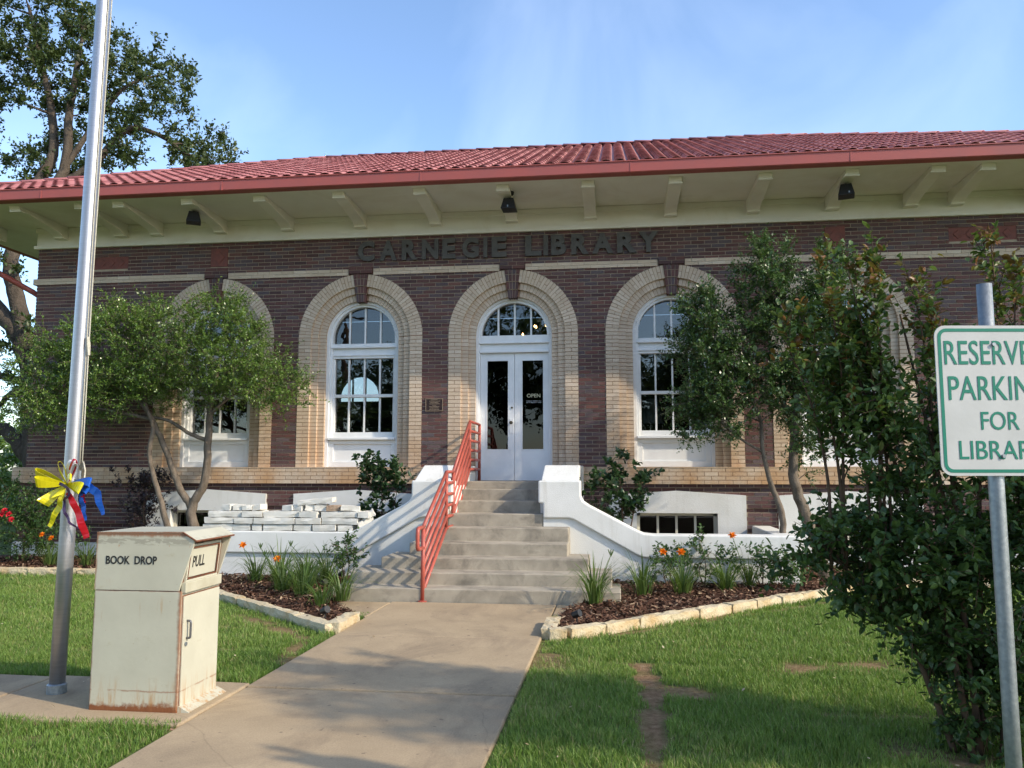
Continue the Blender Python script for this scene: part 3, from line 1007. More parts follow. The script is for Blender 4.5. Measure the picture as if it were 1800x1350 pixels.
for xc in sorted(BAYS, key=abs):
    core = MB()
    NA = 48
    rings = [(R1, RO, -0.004, 0.36), (R2, R1, 0.050, 0.36), (R3, R2, 0.105, 0.36)]
    for r0, r1, yf, yb in rings:
        r0b = r0 + 0.003
        for s in (-1, 1):
            core.box(min(xc + s * r0b, xc + s * r1), max(xc + s * r0b, xc + s * r1), yf, yb, ZB[xc], ZS)
        for i in range(NA):
            a0, a1 = -math.pi / 2 + math.pi * i / NA, -math.pi / 2 + math.pi * (i + 1) / NA
            core.hexa(wedge(r0b, r1, a0, a1, yf, yb, xc))
    sur = core.build('arch_surround', MT['mortar_beige'], lib)
    parts, rest = [], MB()
    jt = 0.008
    for ri, (r0, r1, yf, yb) in enumerate(rings):
        yf2 = yf - 0.007
        yb2 = yf + (0.075 if ri < 2 else 0.2)
        nc = int(round((ZS - ZB[xc]) / CH))
        for r in range(nc):
            z0 = ZB[xc] + (ZS - ZB[xc]) * r / nc
            z1 = ZB[xc] + (ZS - ZB[xc]) * (r + 1) / nc - 0.009
            for s in (-1, 1):
                sp = [(r0, r1)] if (ri or r % 2 == 0) else [(r0, (r0 + r1) / 2 - jt / 2), ((r0 + r1) / 2 + jt / 2, r1)]
                for q0, q1 in sp:
                    x0, x1 = sorted((xc + s * (q0 + (0 if q0 == r0 else 0)), xc + s * q1))
                    m_ = MB().box(x0, x1, yf2, yb2, z0, z1, random.random())
                    (parts if ri == 0 else [rest]).append(m_) if ri == 0 else rest.add(m_.v, m_.f, m_.t[0])
        rm = r1
        na = int(round(math.pi * rm / CH / 2)) * 2
        for i in range(na):
            a0 = -math.pi / 2 + math.pi * i / na
            a1 = -math.pi / 2 + math.pi * (i + 1) / na - 0.009 / rm
            am = (a0 + a1) / 2
            if abs(am) < KEY_A:
                continue
            sp = [(r0, r1)] if (ri or i % 2 == 0) else [(r0, (r0 + r1) / 2 - jt / 2), ((r0 + r1) / 2 + jt / 2, r1)]
            for q0, q1 in sp:
                m_ = MB().hexa(wedge(q0, q1, a0, a1, yf2, yb2, xc), random.random())
                if ri == 0:
                    parts.append(m_)
                else:
                    rest.add(m_.v, m_.f, m_.t[0])
    for m_ in parts:
        if n_ind < 290:
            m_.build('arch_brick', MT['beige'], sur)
            n_ind += 1
        else:
            rest.add(m_.v, m_.f, m_.t[0])
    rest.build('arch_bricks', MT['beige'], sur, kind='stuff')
    # keystone: dark bricks fanning out, with a corbelled block above
    key = MB()
    rr = [(0.600, 0.735), (0.745, 0.865), (0.875, 0.985), (0.995, 1.078)]
    for qi, (q0, q1) in enumerate(rr):
        for i in range(4):
            a0 = -KEY_A + 2 * KEY_A * i / 4
            a1 = a0 + KEY_A / 2 - 0.013
            key.hexa(wedge(q0, q1, a0, a1, [0.02, -0.005, -0.028, -0.034][qi], 0.2, xc), random.random() * 0.8)
    ko = key.build('keystone', MT['brick'], lib)
    kj = MB()
    for qi, (q0, q1) in enumerate(((0.606, 0.742), (0.742, 0.872), (0.872, 1.074))):
        kj.hexa(wedge(q0, q1, -KEY_A + 0.004, KEY_A - 0.014, [0.027, 0.002, -0.021][qi], 0.2, xc))
    kj.box(xc - 0.203, xc + 0.203, -0.047, 0.05, 4.828, 4.938)
    kj.build('keystone_joint', MT['mortar'], ko)
    kc = MB()
    for r in range(2):
        bx = [-0.21, -0.07, 0.07, 0.21] if r else [-0.21, 0.0, 0.21]
        for q0, q1 in zip(bx[:-1], bx[1:]):
            kc.box(xc + q0 + 0.005, xc + q1 - 0.005, -0.055, 0.05, 4.826 + r * 0.061, 4.826 + r * 0.061 + 0.053, random.random() * 0.6)
    kc.build('keystone_block', MT['brick'], ko)


# --- windows
def arc_band(mb, xc, zc, r0, r1, y0, y1, n=32):
    for i in range(n):
        a0, a1 = -math.pi / 2 + math.pi * i / n, -math.pi / 2 + math.pi * (i + 1) / n
        p = []
        for y in (y0, y1):
            for rr, aa in ((r0, a0), (r1, a0), (r1, a1), (r0, a1)):
                p.append((xc + rr * math.sin(aa), y, zc + rr * math.cos(aa)))
        mb.hexa(p)


def fan_pane(xa, xb, zb, xc, zc, r, y, t=0.004):
    """pane between two upright bars under a semicircle"""
    pts = [(xa, zb), (xb, zb)]
    for i in range(13):
        x = xb + (xa - xb) * i / 12
        pts.append((x, zc + math.sqrt(max(0, r * r - (x - xc) ** 2))))
    out = [pts[0]]
    for p in pts[1:]:
        if math.hypot(p[0] - out[-1][0], p[1] - out[-1][1]) > 1e-4:
            out.append(p)
    if math.hypot(out[0][0] - out[-1][0], out[0][1] - out[-1][1]) < 1e-4:
        out.pop()
    return MB().prism(out, y, y + t)


GY_ = 0.30
for xc in BAYS:
    if xc == 0:
        continue
    f = MB()
    arc_band(f, xc, ZS, 0.585, 0.640, 0.16, 0.36)
    arc_band(f, xc, ZS, 0.545, 0.590, 0.20, 0.36)
    for s in (-1, 1):
        f.box(*sorted((xc + s * 0.585, xc + s * 0.640)), 0.16, 0.36, 1.562, ZS)
        f.box(*sorted((xc + s * 0.545, xc + s * 0.586)), 0.20, 0.36, 2.06, ZS)
    f.box(xc - 0.546, xc + 0.546, 0.215, 0.35, 3.615, 3.665)       # rail under the fanlight
    f.box(xc - 0.586, xc + 0.586, 0.18, 0.35, 3.585, 3.617)
    f.box(xc - 0.546, xc + 0.546, 0.235, 0.35, 3.47, 3.586)
    f.box(xc - 0.560, xc + 0.560, 0.205, 0.35, 3.452, 3.472)
    f.box(xc - 0.546, xc + 0.546, 0.225, 0.34, 3.41, 3.453)
    win = f.build('window', MT['white'], lib, bevel=0.004, segs=1)
    sh = MB()
    for q in (-0.272, 0, 0.272):
        hz = math.sqrt(0.56 ** 2 - q * q)
        sh.box(xc + q - 0.015, xc + q + 0.015, 0.272, 0.33, 3.664, ZS + hz)
        sh.box(xc + q - 0.014, xc + q + 0.014, 0.27, 0.33, 2.78, 3.412)
        sh.box(xc + q - 0.014, xc + q + 0.014, 0.29, 0.35, 2.15, 2.76)
    for s in (-1, 1):
        sh.box(*sorted((xc + s * 0.510, xc + s * 0.547)), 0.25, 0.34, 2.15, 3.412)
    sh.box(xc - 0.512, xc + 0.512, 0.245, 0.35, 2.745, 2.795)
    sh.box(xc - 0.547, xc + 0.547, 0.245, 0.35, 2.062, 2.152)
    sh.build('sash', MT['white'], win, bevel=0.003, segs=1)
    MB().box(xc - 0.584, xc + 0.584, 0.135, 0.3, 2.02, 2.06).build('sill', MT['white'], win, bevel=0.006)
    ap = MB()
    ap.box(xc - 0.584, xc + 0.584, 0.235, 0.34, 1.563, 2.02)
    for (a, b, c_, d_) in ((-0.584, 0.584, 1.564, 1.66), (-0.584, 0.584, 1.95, 2.018), (-0.584, -0.50, 1.66, 1.95), (0.50, 0.584, 1.66, 1.95)):
        ap.box(xc + a, xc + b, 0.205, 0.236, c_, d_)
    ap.build('apron_panel', MT['white'], win, bevel=0.004, segs=1)
    ed = [-0.545, -0.257, -0.287]
    xs_ = [(-0.545, -0.286), (-0.258, -0.014), (0.014, 0.258), (0.286, 0.545)]
    for q0, q1 in xs_:
        fan_pane(xc + q0, xc + q1, 3.664, xc, ZS, 0.548, GY_).build('pane', MT['glass'], win)
    for q0, q1 in ((-0.511, -0.285), (-0.259, -0.013), (0.013, 0.259), (0.285, 0.511)):
        MB().box(xc + q0, xc + q1, GY_, GY_ + 0.004, 2.794, 3.411).build('pane', MT['glass'], win)
        MB().box(xc + q0, xc + q1, GY_ + 0.02, GY_ + 0.024, 2.151, 2.746).build('pane', MT['glass'], win)

# --- entrance door
f = MB()
arc_band(f, 0, ZS, 0.60, 0.640, 0.16, 0.36)
arc_band(f, 0, ZS, 0.55, 0.605, 0.20, 0.36)
for s in (-1, 1):
    f.box(*sorted((s * 0.60, s * 0.64)), 0.16, 0.36, 1.34, ZS)
    f.box(*sorted((s * 0.576, s * 0.602)), 0.20, 0.36, 1.34, ZS)
f.box(-0.577, 0.577, 0.215, 0.35, 3.64, 3.755)
f.box(-0.60, 0.60, 0.18, 0.35, 3.615, 3.642)
f.box(-0.577, 0.577, 0.235, 0.35, 3.50, 3.616)
f.box(-0.59, 0.59, 0.20, 0.35, 3.465, 3.502)
for q in (-0.277, 0, 0.277):
    f.box(q - 0.015, q + 0.015, 0.27, 0.33, 3.753, ZS + math.sqrt(0.56 ** 2 - q * q))
ent = f.build('entrance', MT['white'], lib, bevel=0.004, segs=1)
for q0, q1 in ((-0.548, -0.290), (-0.264, -0.014), (0.014, 0.264), (0.290, 0.548)):
    fan_pane(q0, q1, 3.754, 0, ZS, 0.552, GY_).build('pane', MT['glass'], ent)
for s, (g0, g1) in ((-1, (-0.462, -0.108)), (1, (0.128, 0.480))):
    x0, x1 = (-0.574, -0.003) if s < 0 else (0.003, 0.574)
    d = MB()
    for a, b, c_, e in ((x0, g0, 1.345, 3.462), (g1, x1, 1.345, 3.462), (g0, g1, 1.345, 1.853), (g0, g1, 3.335, 3.462)):
        d.box(a, b, 0.262, 0.31, c_, e)
    for a, b, c_, e in ((g0 - 0.014, g0 + 0.004, 1.84, 3.35), (g1 - 0.004, g1 + 0.014, 1.84, 3.35), (g0, g1, 1.84, 1.857), (g0, g1, 3.331, 3.35)):
        d.box(a, b, 0.256, 0.27, c_, e)
    d.build('door', MT['white'], ent)
    MB().box(g0, g1, 0.283, 0.288, 1.853, 3.335).build('door_pane', MT['door_glass'], ent)
kn = MB()
kn.box(-0.085, -0.02, 0.250, 0.262, 2.12, 2.36)
kn.build('key_plate', MT['white'], ent)
MB().tube([(-0.052, 0.262, 2.295), (-0.052, 0.225, 2.295), (-0.052, 0.215, 2.295), (-0.052, 0.195, 2.295), (-0.052, 0.188, 2.295)], [0.012, 0.012, 0.028, 0.028, 0.012], 12).build('door_knob', MT['brass'], ent, smooth=True)
MB().tube([(-0.045, 0.262, 2.545), (-0.045, 0.248, 2.545)], 0.016, 12).build('deadbolt', MT['brass'], ent)
for s_, z_, w_, h_, mt in (("OPEN", 2.745, 0.225, 0.062, 'plaque_hi2'), ("TUESDAY FRIDAY 10-6", 2.655, 0.25, 0.016, 'sign_white'), ("SATURDAY 10-2", 2.63, 0.25, 0.016, 'sign_white')):
    if mt == 'plaque_hi2' and mt not in MT:
        MT[mt] = surf('gold_vinyl', (0.50, 0.46, 0.30), None, 5, 0.6, 0, 10)
    o = bpy.data.objects.new('door_lettering', text_mesh(s_, w_, h_, 0.002, MT[mt], 0.012))
    o.location = (0.315, 0.2805, z_)
    link(o, ent)

# --- basement openings with gabled white lintels
for xc in BAYS:
    if xc == 0:
        continue
    b = MB()
    pts_t = [(-1.055, 1.123), (0, 1.192), (1.055, 1.123)]
    ow = 0.62
    b.prism([(xc - 1.055, 0.845), (xc + 1.055, 0.845), (xc + 1.055, 1.123), (xc, 1.192), (xc - 1.055, 1.123)], -0.10, 0.12)
    for s in (-1, 1):
        b.box(*sorted((xc + s * ow, xc + s * 1.055)), -0.10, 0.12, 0.288, 0.8455)
    b.box(xc - ow, xc + ow, -0.10, 0.12, 0.288, 0.34)
    lin = b.build('lintel', MT['stucco'], lib)
    w_ = MB()
    for a, c_ in ((-ow, -ow + 0.05), (ow - 0.05, ow)):
        w_.box(xc + a, xc + c_, 0.02, 0.11, 0.34, 0.845)
    w_.box(xc - ow, xc + ow, 0.02, 0.11, 0.80, 0.845).box(xc - ow, xc + ow, 0.02, 0.11, 0.34, 0.39)
    for q in (-0.29, 0, 0.29):
        w_.box(xc + q - 0.018, xc + q + 0.018, 0.045, 0.10, 0.39, 0.80)
    bw = w_.build('basement_window', MT['sash'], lib)
    for q0, q1 in ((-0.57, -0.308), (-0.272, -0.018), (0.018, 0.272), (0.308, 0.57)):
        MB().box(xc + q0, xc + q1, 0.07, 0.074, 0.39, 0.80).build('pane', MT['door_glass'], bw)
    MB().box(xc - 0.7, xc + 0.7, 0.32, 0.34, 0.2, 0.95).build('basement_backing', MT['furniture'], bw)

# --- terracotta insets
for sx in (-1, 1):
    t = MB()
    xc = sx * 5.15
    t.box(xc - 0.155, xc + 0.155, -0.012, 0.05, 5.032, 5.355)
    to = t.build('terracotta_tile', MT['terracotta'], lib, bevel=0.006)
    t2 = MB()
    t2.prism([(xc, 5.08), (xc + 0.11, 5.193), (xc, 5.305), (xc - 0.11, 5.193)], -0.024, -0.010)
    t2.build('tile_relief', MT['terracotta'], to, bevel=0.006)
    t = MB()
    xc = sx * 7.35
    t.box(xc - 0.50, xc + 0.50, 0.004, 0.06, 5.052, 5.278)
    to = t.build('terracotta_panel', MT['terracotta'], lib, bevel=0.006)
    t2 = MB()
    for q in (-0.36, -0.18, 0, 0.18, 0.36):
        t2.prism([(xc + q, 5.09), (xc + q + 0.07, 5.165), (xc + q, 5.24), (xc + q - 0.07, 5.165)], -0.006, 0.006)
    t2.build('panel_relief', MT['terracotta'], to, bevel=0.004)

# --- lettering across the frieze
for ch, x0, x1 in (('C', -2.64, -2.351), ('A', -2.261, -1.965), ('R', -1.879, -1.606), ('N', -1.532, -1.249), ('E', -1.181, -0.958), ('G', -0.842, -0.562),
                   ('I', -0.485, -0.418), ('E', -0.346, -0.093), ('L', 0.216, 0.486), ('I', 0.519, 0.594), ('B', 0.646, 0.895), ('R', 0.979, 1.268),
                   ('A', 1.319, 1.661), ('R', 1.722, 2.039), ('Y', 2.066, 2.395)):
    o = bpy.data.objects.new('letter', text_mesh(ch, x1 - x0, 0.345, 0.035, MT['letter'], 0.045))
    o.location = ((x0 + x1) / 2, -0.040, 5.205)
    link(o, lib)

# --- bronze plaque
pq = MB().box(-1.445, -1.155, -0.022, 0.0, 2.478, 2.686).build('plaque', MT['plaque'], lib, bevel=0.004)
pr = MB()
for a, b, c_, d_ in ((-1.445, -1.155, 2.478, 2.486), (-1.445, -1.155, 2.678, 2.686), (-1.445, -1.437, 2.486, 2.678), (-1.163, -1.155, 2.486, 2.678)):
    pr.box(a, b, -0.027, -0.020, c_, d_)
for i, w_ in enumerate((0.10, 0.17, 0.15, 0.16, 0.06, 0.17, 0.14, 0.16)):
    z_ = 2.662 - i * 0.0225
    x_ = -1.30 - w_ / 2
    while x_ < -1.30 + w_ / 2:
        l_ = random.uniform(0.008, 0.022)
        pr.box(x_, x_ + l_, -0.025, -0.021, z_, z_ + 0.008)
        x_ += l_ + 0.005
pr.build('plaque_relief', MT['plaque_hi'], pq)

# --- frieze, soffit, brackets
e = MB()
e.box(-XW - 0.03, XW + 0.03, -0.03, 0.2, Z_TOP, 5.83)
e.box(-XW - 0.06, XW + 0.06, -0.065, 0.15, Z_TOP - 0.012, Z_TOP + 0.05)
e.box(-XW - 0.05, XW + 0.05, -0.05, 0.15, 5.74, 5.829)
for sx in (-1, 1):
    e.box(*sorted((sx * (XW + 0.03), sx * (XW - 0.2))), 0.2, D, Z_TOP, 5.83)
e.build('frieze', MT['cream'], lib, bevel=0.006)
EC = 10.1
s_ = MB()
s_.box(-EC + 0.06, EC - 0.06, -1.405, D + 1.4, 5.832, 5.86)
s_.build('soffit', MT['cream'], lib)
xb = [0, 1.295, 2.59, 3.885, 5.10, 6.28, 6.95, 8.1, 9.3]
pos_b = sorted(set([-q for q in xb] + xb))
prof = [(-0.03, 5.832), (-0.03, 5.615), (-0.15, 5.615), (-0.19, 5.64), (-0.30, 5.675), (-0.55, 5.70), (-0.85, 5.735), (-1.10, 5.765), (-1.13, 5.75), (-1.22, 5.75), (-1.25, 5.77), (-1.27, 5.832)]
bm = MB().prism([(y, z) for y, z in prof], -0.095, 0.095, 'x').box(-0.105, 0.105, -1.235, -1.125, 5.742, 5.765).box(-0.105, 0.105, -0.165, -0.03, 5.602, 5.625).mesh('bracket', MT['cream'])
for x_ in pos_b:
    o = bpy.data.objects.new('bracket', bm)
    o.location = (x_, 0, 0)
    link(o, lib, 0.006)

# --- gutter
g = MB()
gp = [(-1.40, 5.822), (-1.55, 5.822), (-1.565, 5.835), (-1.57, 5.978), (-1.585, 5.985), (-1.585, 5.998), (-1.40, 5.998)]
xg = [-EC, -7.4, -4.35, -1.2, 1.93, 5.0, 8.0, EC]
for q0, q1 in zip(xg[:-1], xg[1:]):
    g.prism(gp, q0 + 0.001, q1 - 0.001, 'x')
for q in xg[1:-1]:
    g.box(q - 0.010, q + 0.010, -1.573, -1.545, 5.828, 5.99)
g.prism([(a, b) for a, b in gp], -EC, EC, 'x') if False else None
for sx in (-1, 1):
    g.box(*sorted((sx * (EC - 0.06), sx * (EC + 0.06))), -1.56, D + 1.4, 5.826, 5.995)
g.build('gutter', MT['gutter'], lib)
# downspout at the corner
MB().tube([(-10.0, -0.9, 5.83), (-9.98, -0.85, 5.65), (-9.75, -0.5, 5.35), (-8.72, 0.10, 4.70), (-8.66, 0.25, 4.6), (-8.66, 0.3, 0.3)], 0.05, 8).build('downspout', MT['gutter'], lib, smooth=True)

# --- hipped roof with barrel tiles
SL = 0.456
roof = MB()
ex, ey, ez = EC, -1.52, 5.985
RT = 5.4                     # plan depth from eave to ridge
zr = ez + RT * SL
cs = [(-ex, ey, ez), (ex, ey, ez), (ex, ey + 2 * RT, ez), (-ex, ey + 2 * RT, ez), (-ex + RT, ey + RT, zr), (ex - RT, ey + RT, zr)]
roof.add(cs, [(0, 1, 5, 4), (1, 2, 5), (2, 3, 4, 5), (3, 0, 4)], 0.2)
roof_o = roof.build('roof', MT['tile'], lib)
ca = math.atan(SL)


def tile_mesh(tint, r_f=0.088, r_b=0.074, ln=0.345, seg=7):
    m = MB()
    th = 0.014
    rows = []
    for (r, y, zz) in ((r_f, 0.0, 0.012), (r_b, ln, 0.0), (r_f - th, 0.0, 0.012), (r_b - th, ln, 0.0)):
        rows.append([(r * math.cos(math.pi * i / seg), y, zz + r * 0.58 * math.sin(math.pi * i / seg)) for i in range(seg + 1)])
    v = sum(rows, [])
    n = seg + 1
    f = []
    for i in range(seg):
        f.append((i, i + 1, n + i + 1, n + i))
        f.append((2 * n + i + 1, 2 * n + i, 3 * n + i, 3 * n + i + 1))
        f.append((i + 1, i, 2 * n + i, 2 * n + i + 1))
    m.add(v, f, tint)
    return m


tms = [tile_mesh(t) for t in np.linspace(0.05, 1.0, 10)]
tme = [t.mesh('roof_tile', MT['tile'], True) for t in tms]
EXP = 0.30
rotx = Matrix.Rotation(ca, 3, 'X')
tiles = []
ncol = int(2 * EC / 0.203)
for c_ in range(ncol):
    x_ = -EC + 0.10 + c_ * 0.203
    length = min(EC - abs(x_), RT - 0.25) / math.cos(ca)
    k = 0
    while k * EXP < length + 0.1:
        s = k * EXP - 0.05
        tiles.append((x_, ey + s * math.cos(ca), ez + 0.006 + s * math.sin(ca), k))
        k += 1
tiles.sort(key=lambda t: (t[3] > 3, (Vector(t[:3]) - CAM).length))
rest = MB()
for i, (x_, y_, z_, k) in enumerate(tiles):
    v = random.randrange(10)
    ja = random.uniform(-0.03, 0.03)
    if i < 300:
        o = bpy.data.objects.new('roof_tile', tme[v])
        o.location = (x_, y_, z_)
        o.rotation_euler = (ca, 0, ja)
        link(o, roof_o)
    else:
        mt_ = Matrix.Rotation(ja, 3, 'Z') @ rotx
        t = tms[v]
        A = np.array(t.v) @ np.array(mt_).T + np.array((x_, y_, z_))
        rest.add(A, t.f, t.t[0])
# hip caps
for sx in (-1, 1):
    hd = Vector((-sx, 1, SL)).normalized()
    q = hd.to_track_quat('Y', 'Z').to_matrix()
    for k in range(21):
        p = Vector((sx * EC, ey, ez + 0.03)) + hd * (k * 0.38)
        t = tms[random.randrange(10)]
        A = (np.array(t.v) * np.array((1.25, 1.25, 1.1))) @ np.array(q).T + np.array(p)
        rest.add(A, t.f, t.t[0])
q = Vector((1, 0, 0)).to_track_quat('Y', 'Z').to_matrix()
k = 0
while k * 0.38 < 2 * (EC - RT):
    t = tms[random.randrange(10)]
    A = (np.array(t.v) * np.array((1.25, 1.25, 1.1))) @ np.array(q).T + np.array((-EC + RT + k * 0.38, ey + RT, zr + 0.02))
    rest.add(A, t.f, t.t[0])
    k += 1
ro = rest.build('roof_tiles', MT['tile'], roof_o, smooth=True, kind='stuff')

# --- floodlights under the eaves
for x_, yaw in ((-5.16, 0.5), (0.06, 0.0), (5.10, -0.25)):
    fl = MB()
    fl.lathe([(0.075, 0.0), (0.075, -0.03), (0.05, -0.055)], (x_, -0.9, 5.832), 12)
    fl.tube([(x_, -0.9, 5.79), (x_, -0.9, 5.70)], 0.014, 8)
    fo = fl.build('floodlight', MT['black'], lib)
    m_ = MB()
    c, s = math.cos(yaw), math.sin(yaw)
    P = []
    for (w_, dpt, z_) in ((0.115, 0.16, 5.545), (0.075, 0.085, 5.71)):
        for a, b in ((-1, -1), (1, -1), (1, 1), (-1, 1)):
            X, Yy = a * w_, b * dpt - 0.02
            P.append((x_ + X * c - Yy * s, -0.9 + X * s + Yy * c, z_ - (0.02 if b < 0 and z_ < 5.6 else 0)))
    m_.hexa(P)
    m_.build('lamp_housing', MT['black'], fo, bevel=0.008)
    MB().box(x_ - 0.012, x_ + 0.004, -1.075, -1.05, 5.545, 5.575).build('lamp_clip', MT['galv'], fo)

# --- things inside that show through the glass
lamp = thing('table_lamp', (2.28, 0.95, 1.95), "lamp with tilted white shade behind window beside the entrance", "lamp")
MB().lathe([(0.20, 0.0), (0.09, 0.42)], (2.27, 0.9, 2.30), 20).build('lamp_shade', MT['shade_white'], lamp, smooth=False)
MB().lathe([(0.10, 0.0), (0.10, 0.02), (0.02, 0.04), (0.05, 0.12), (0.05, 0.22), (0.015, 0.28), (0.015, 0.4)], (2.27, 0.9, 1.95), 16).build('lamp_base', MT['brass'], lamp, smooth=True)
desk = thing('reading_desk', (2.9, 1.0, 1.335), "dark desk inside the window that carries the white lamp", "desk")
MB().box(1.9, 3.6, 0.65, 1.35, 1.90, 1.95).build('desk_top', MT['furniture'], desk)
for x_ in (1.95, 3.55):
    for y_ in (0.7, 1.3):
        MB().box(x_ - 0.03, x_ + 0.03, y_ - 0.03, y_ + 0.03, 1.335, 1.90).build('leg', MT['furniture'], desk)
ch = thing('chandelier', (0.08, 3.0, 5.41), "chandelier with small lit bulbs seen through the fanlight over the door", "chandelier")
cm = MB()
cm.tube([(0.08, 3.0, 5.41), (0.08, 3.0, 4.30)], 0.012, 8)
bul = [(0.072, 3.0, 4.40), (0.301, 3.0, 4.41), (-0.171, 3.0, 4.235), (0.08, 3.2, 4.42)]
for b_ in bul:
    cm.tube([(0.08, 3.0, 4.28), ((0.08 + b_[0]) / 2, (3.0 + b_[1]) / 2 + 0.02, 4.22), (b_[0], b_[1], b_[2] - 0.04)], 0.009, 6)
cm.build('chandelier_arms', MT['brass'], ch)
for b_ in bul:
    MB().lathe([(0.004, -0.03), (0.016, -0.018), (0.020, 0.0), (0.014, 0.02), (0.003, 0.036)], b_, 10).build('bulb', MT['bulb'], ch, smooth=True)
for k, (x_, y_, w_) in enumerate(((-4.2, 5.5, 1.8), (-1.6, 6.2, 1.2), (3.6, 5.0, 1.8), (6.0, 3.5, 1.2))):
    bs = thing('bookcase', (x_, y_, 1.335), ("tall dark bookcase far inside, left of the lit sky opening", "narrow dark bookcase in the hall behind the door's left leaf",
               "wide dark bookcase inside behind the right-hand window", "dark bookcase inside behind the window at the far right")[k], "bookcase")
    bb = MB()
    for s in (-1, 1):
        bb.box(x_ + s * w_ / 2 - 0.02, x_ + s * w_ / 2 + 0.02, y_, y_ + 0.3, 1.335, 2.95)
    bb.box(x_ - w_ / 2, x_ + w_ / 2, y_ + 0.28, y_ + 0.3, 1.335, 2.95)
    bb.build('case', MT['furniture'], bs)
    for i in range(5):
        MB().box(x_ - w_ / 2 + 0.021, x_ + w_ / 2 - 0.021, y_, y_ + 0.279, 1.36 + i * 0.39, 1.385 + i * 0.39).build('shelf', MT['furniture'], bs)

# ------------------------------------------------------------------ entrance steps, planter walls
XS = 0.035
steps = thing('entrance_steps', (XS, -2.5, 0), "weathered concrete entrance steps, widest at the bottom", "steps")
STEP_Y = [-3.85 + 0.34 * i for i in range(9)]
STEP_Z = [0.160, 0.300, 0.437, 0.590, 0.762, 0.925, 1.085, 1.238, 1.345]
STEP_W = [1.66, 1.56, 1.28, 1.01, 1.005, 0.648, 0.647, 0.583, 0.582]
for i in range(9):
    yb = (STEP_Y[i + 1] + 0.02) if i < 8 else 0.27
    if i == 4:
        yb = -2.16
    m_ = MB()
    m_.box(XS - STEP_W[i], XS + STEP_W[i], STEP_Y[i], yb + (0.34 if i < 4 else 0), -0.05 if i < 5 else STEP_Z[i] - 0.3, STEP_Z[i])
    m_.build('step', MT['concrete'], steps, bevel=0.012)


def planter(sx, xe, label):
    t = thing('planter_wall', (XS + sx * (1.2 + xe) / 2, -2.0, 0), label, "planter wall")
    X = lambda q: XS + sx * q
    # coping with its ramp and pedestal face
    top = [(xe, 0.668), (2.10, 0.668), (1.98, 0.680), (1.90, 0.712), (1.26, 1.045), (1.18, 1.100), (1.152, 1.16), (1.150, 1.37)]
    bot = [(0.585, 1.37), (0.585, 1.075), (0.650, 1.065), (0.650, 0.875), (0.99, 0.875), (1.05, 0.860), (1.90, 0.395), (1.975, 0.372), (2.05, 0.368), (xe, 0.368)]
    MB().prism([(X(a), b) for a, b in top + bot], -2.20, -1.90).build('coping', MT['stucco'], t, bevel=0.02, segs=3)
    # wall below the coping
    low = [(0.652, -0.1), (0.652, 0.90), (1.00, 0.90), (1.92, 0.40), (2.05, 0.385), (xe - 0.02, 0.385), (xe - 0.02, -0.1)]
    MB().prism([(X(a), b) for a, b in low], -2.158, -1.92).build('wall', MT['stucco'], t)
    # pedestal behind the face, its top sloping up to the house
    pd = MB()
    pr = [(-1.93, 0.2), (-0.13, 0.2), (-0.13, 1.58), (-1.62, 1.58), (-1.66, 1.57), (-2.19, 1.372), (-1.93, 1.30)]
    pd.prism(pr, X(0.622), X(1.115), 'x')
    pd.prism([(-1.91, 0.2), (-0.14, 0.2), (-0.14, 1.30), (-1.91, 1.30)], X(0.588), X(0.70), 'x')
    pd.build('pedestal', MT['stucco'], t, bevel=0.018, segs=3)
    # return to the house
    MB().box(*sorted((X(xe - 0.28), X(xe))), -1.905, -0.11, -0.1, 0.664).build('return_wall', MT['stucco'], t, bevel=0.02, segs=3)
    MB().box(*sorted((X(1.16), X(xe - 0.29))), -1.89, -0.11, -0.1, 0.33).build('planter_soil', MT['mulch_base'], t)
    return t


planter(-1, 4.52, "white stucco planter wall left of the steps with limestone stacked on it")
planter(1, 3.96, "white stucco planter wall right of the steps with daylilies before it")


# ------------------------------------------------------------------ pixel helper: where a photo point lies on a plane y = const
_cy, _sy, _cp, _sp = math.cos(0.1259), math.sin(0.1259), math.cos(0.1059), math.sin(0.1059)
_f = Vector((-_sy * _cp, _cy * _cp, _sp)); _r = Vector((_cy, _sy, 0)); _u = _r.cross(_f)


def at(px, py, Y):
    d = _f + _r * ((px - 900) / 1439.4) - _u * ((py - 675) / 1439.4)
    return CAM + d * ((Y - CAM.y) / d.y)


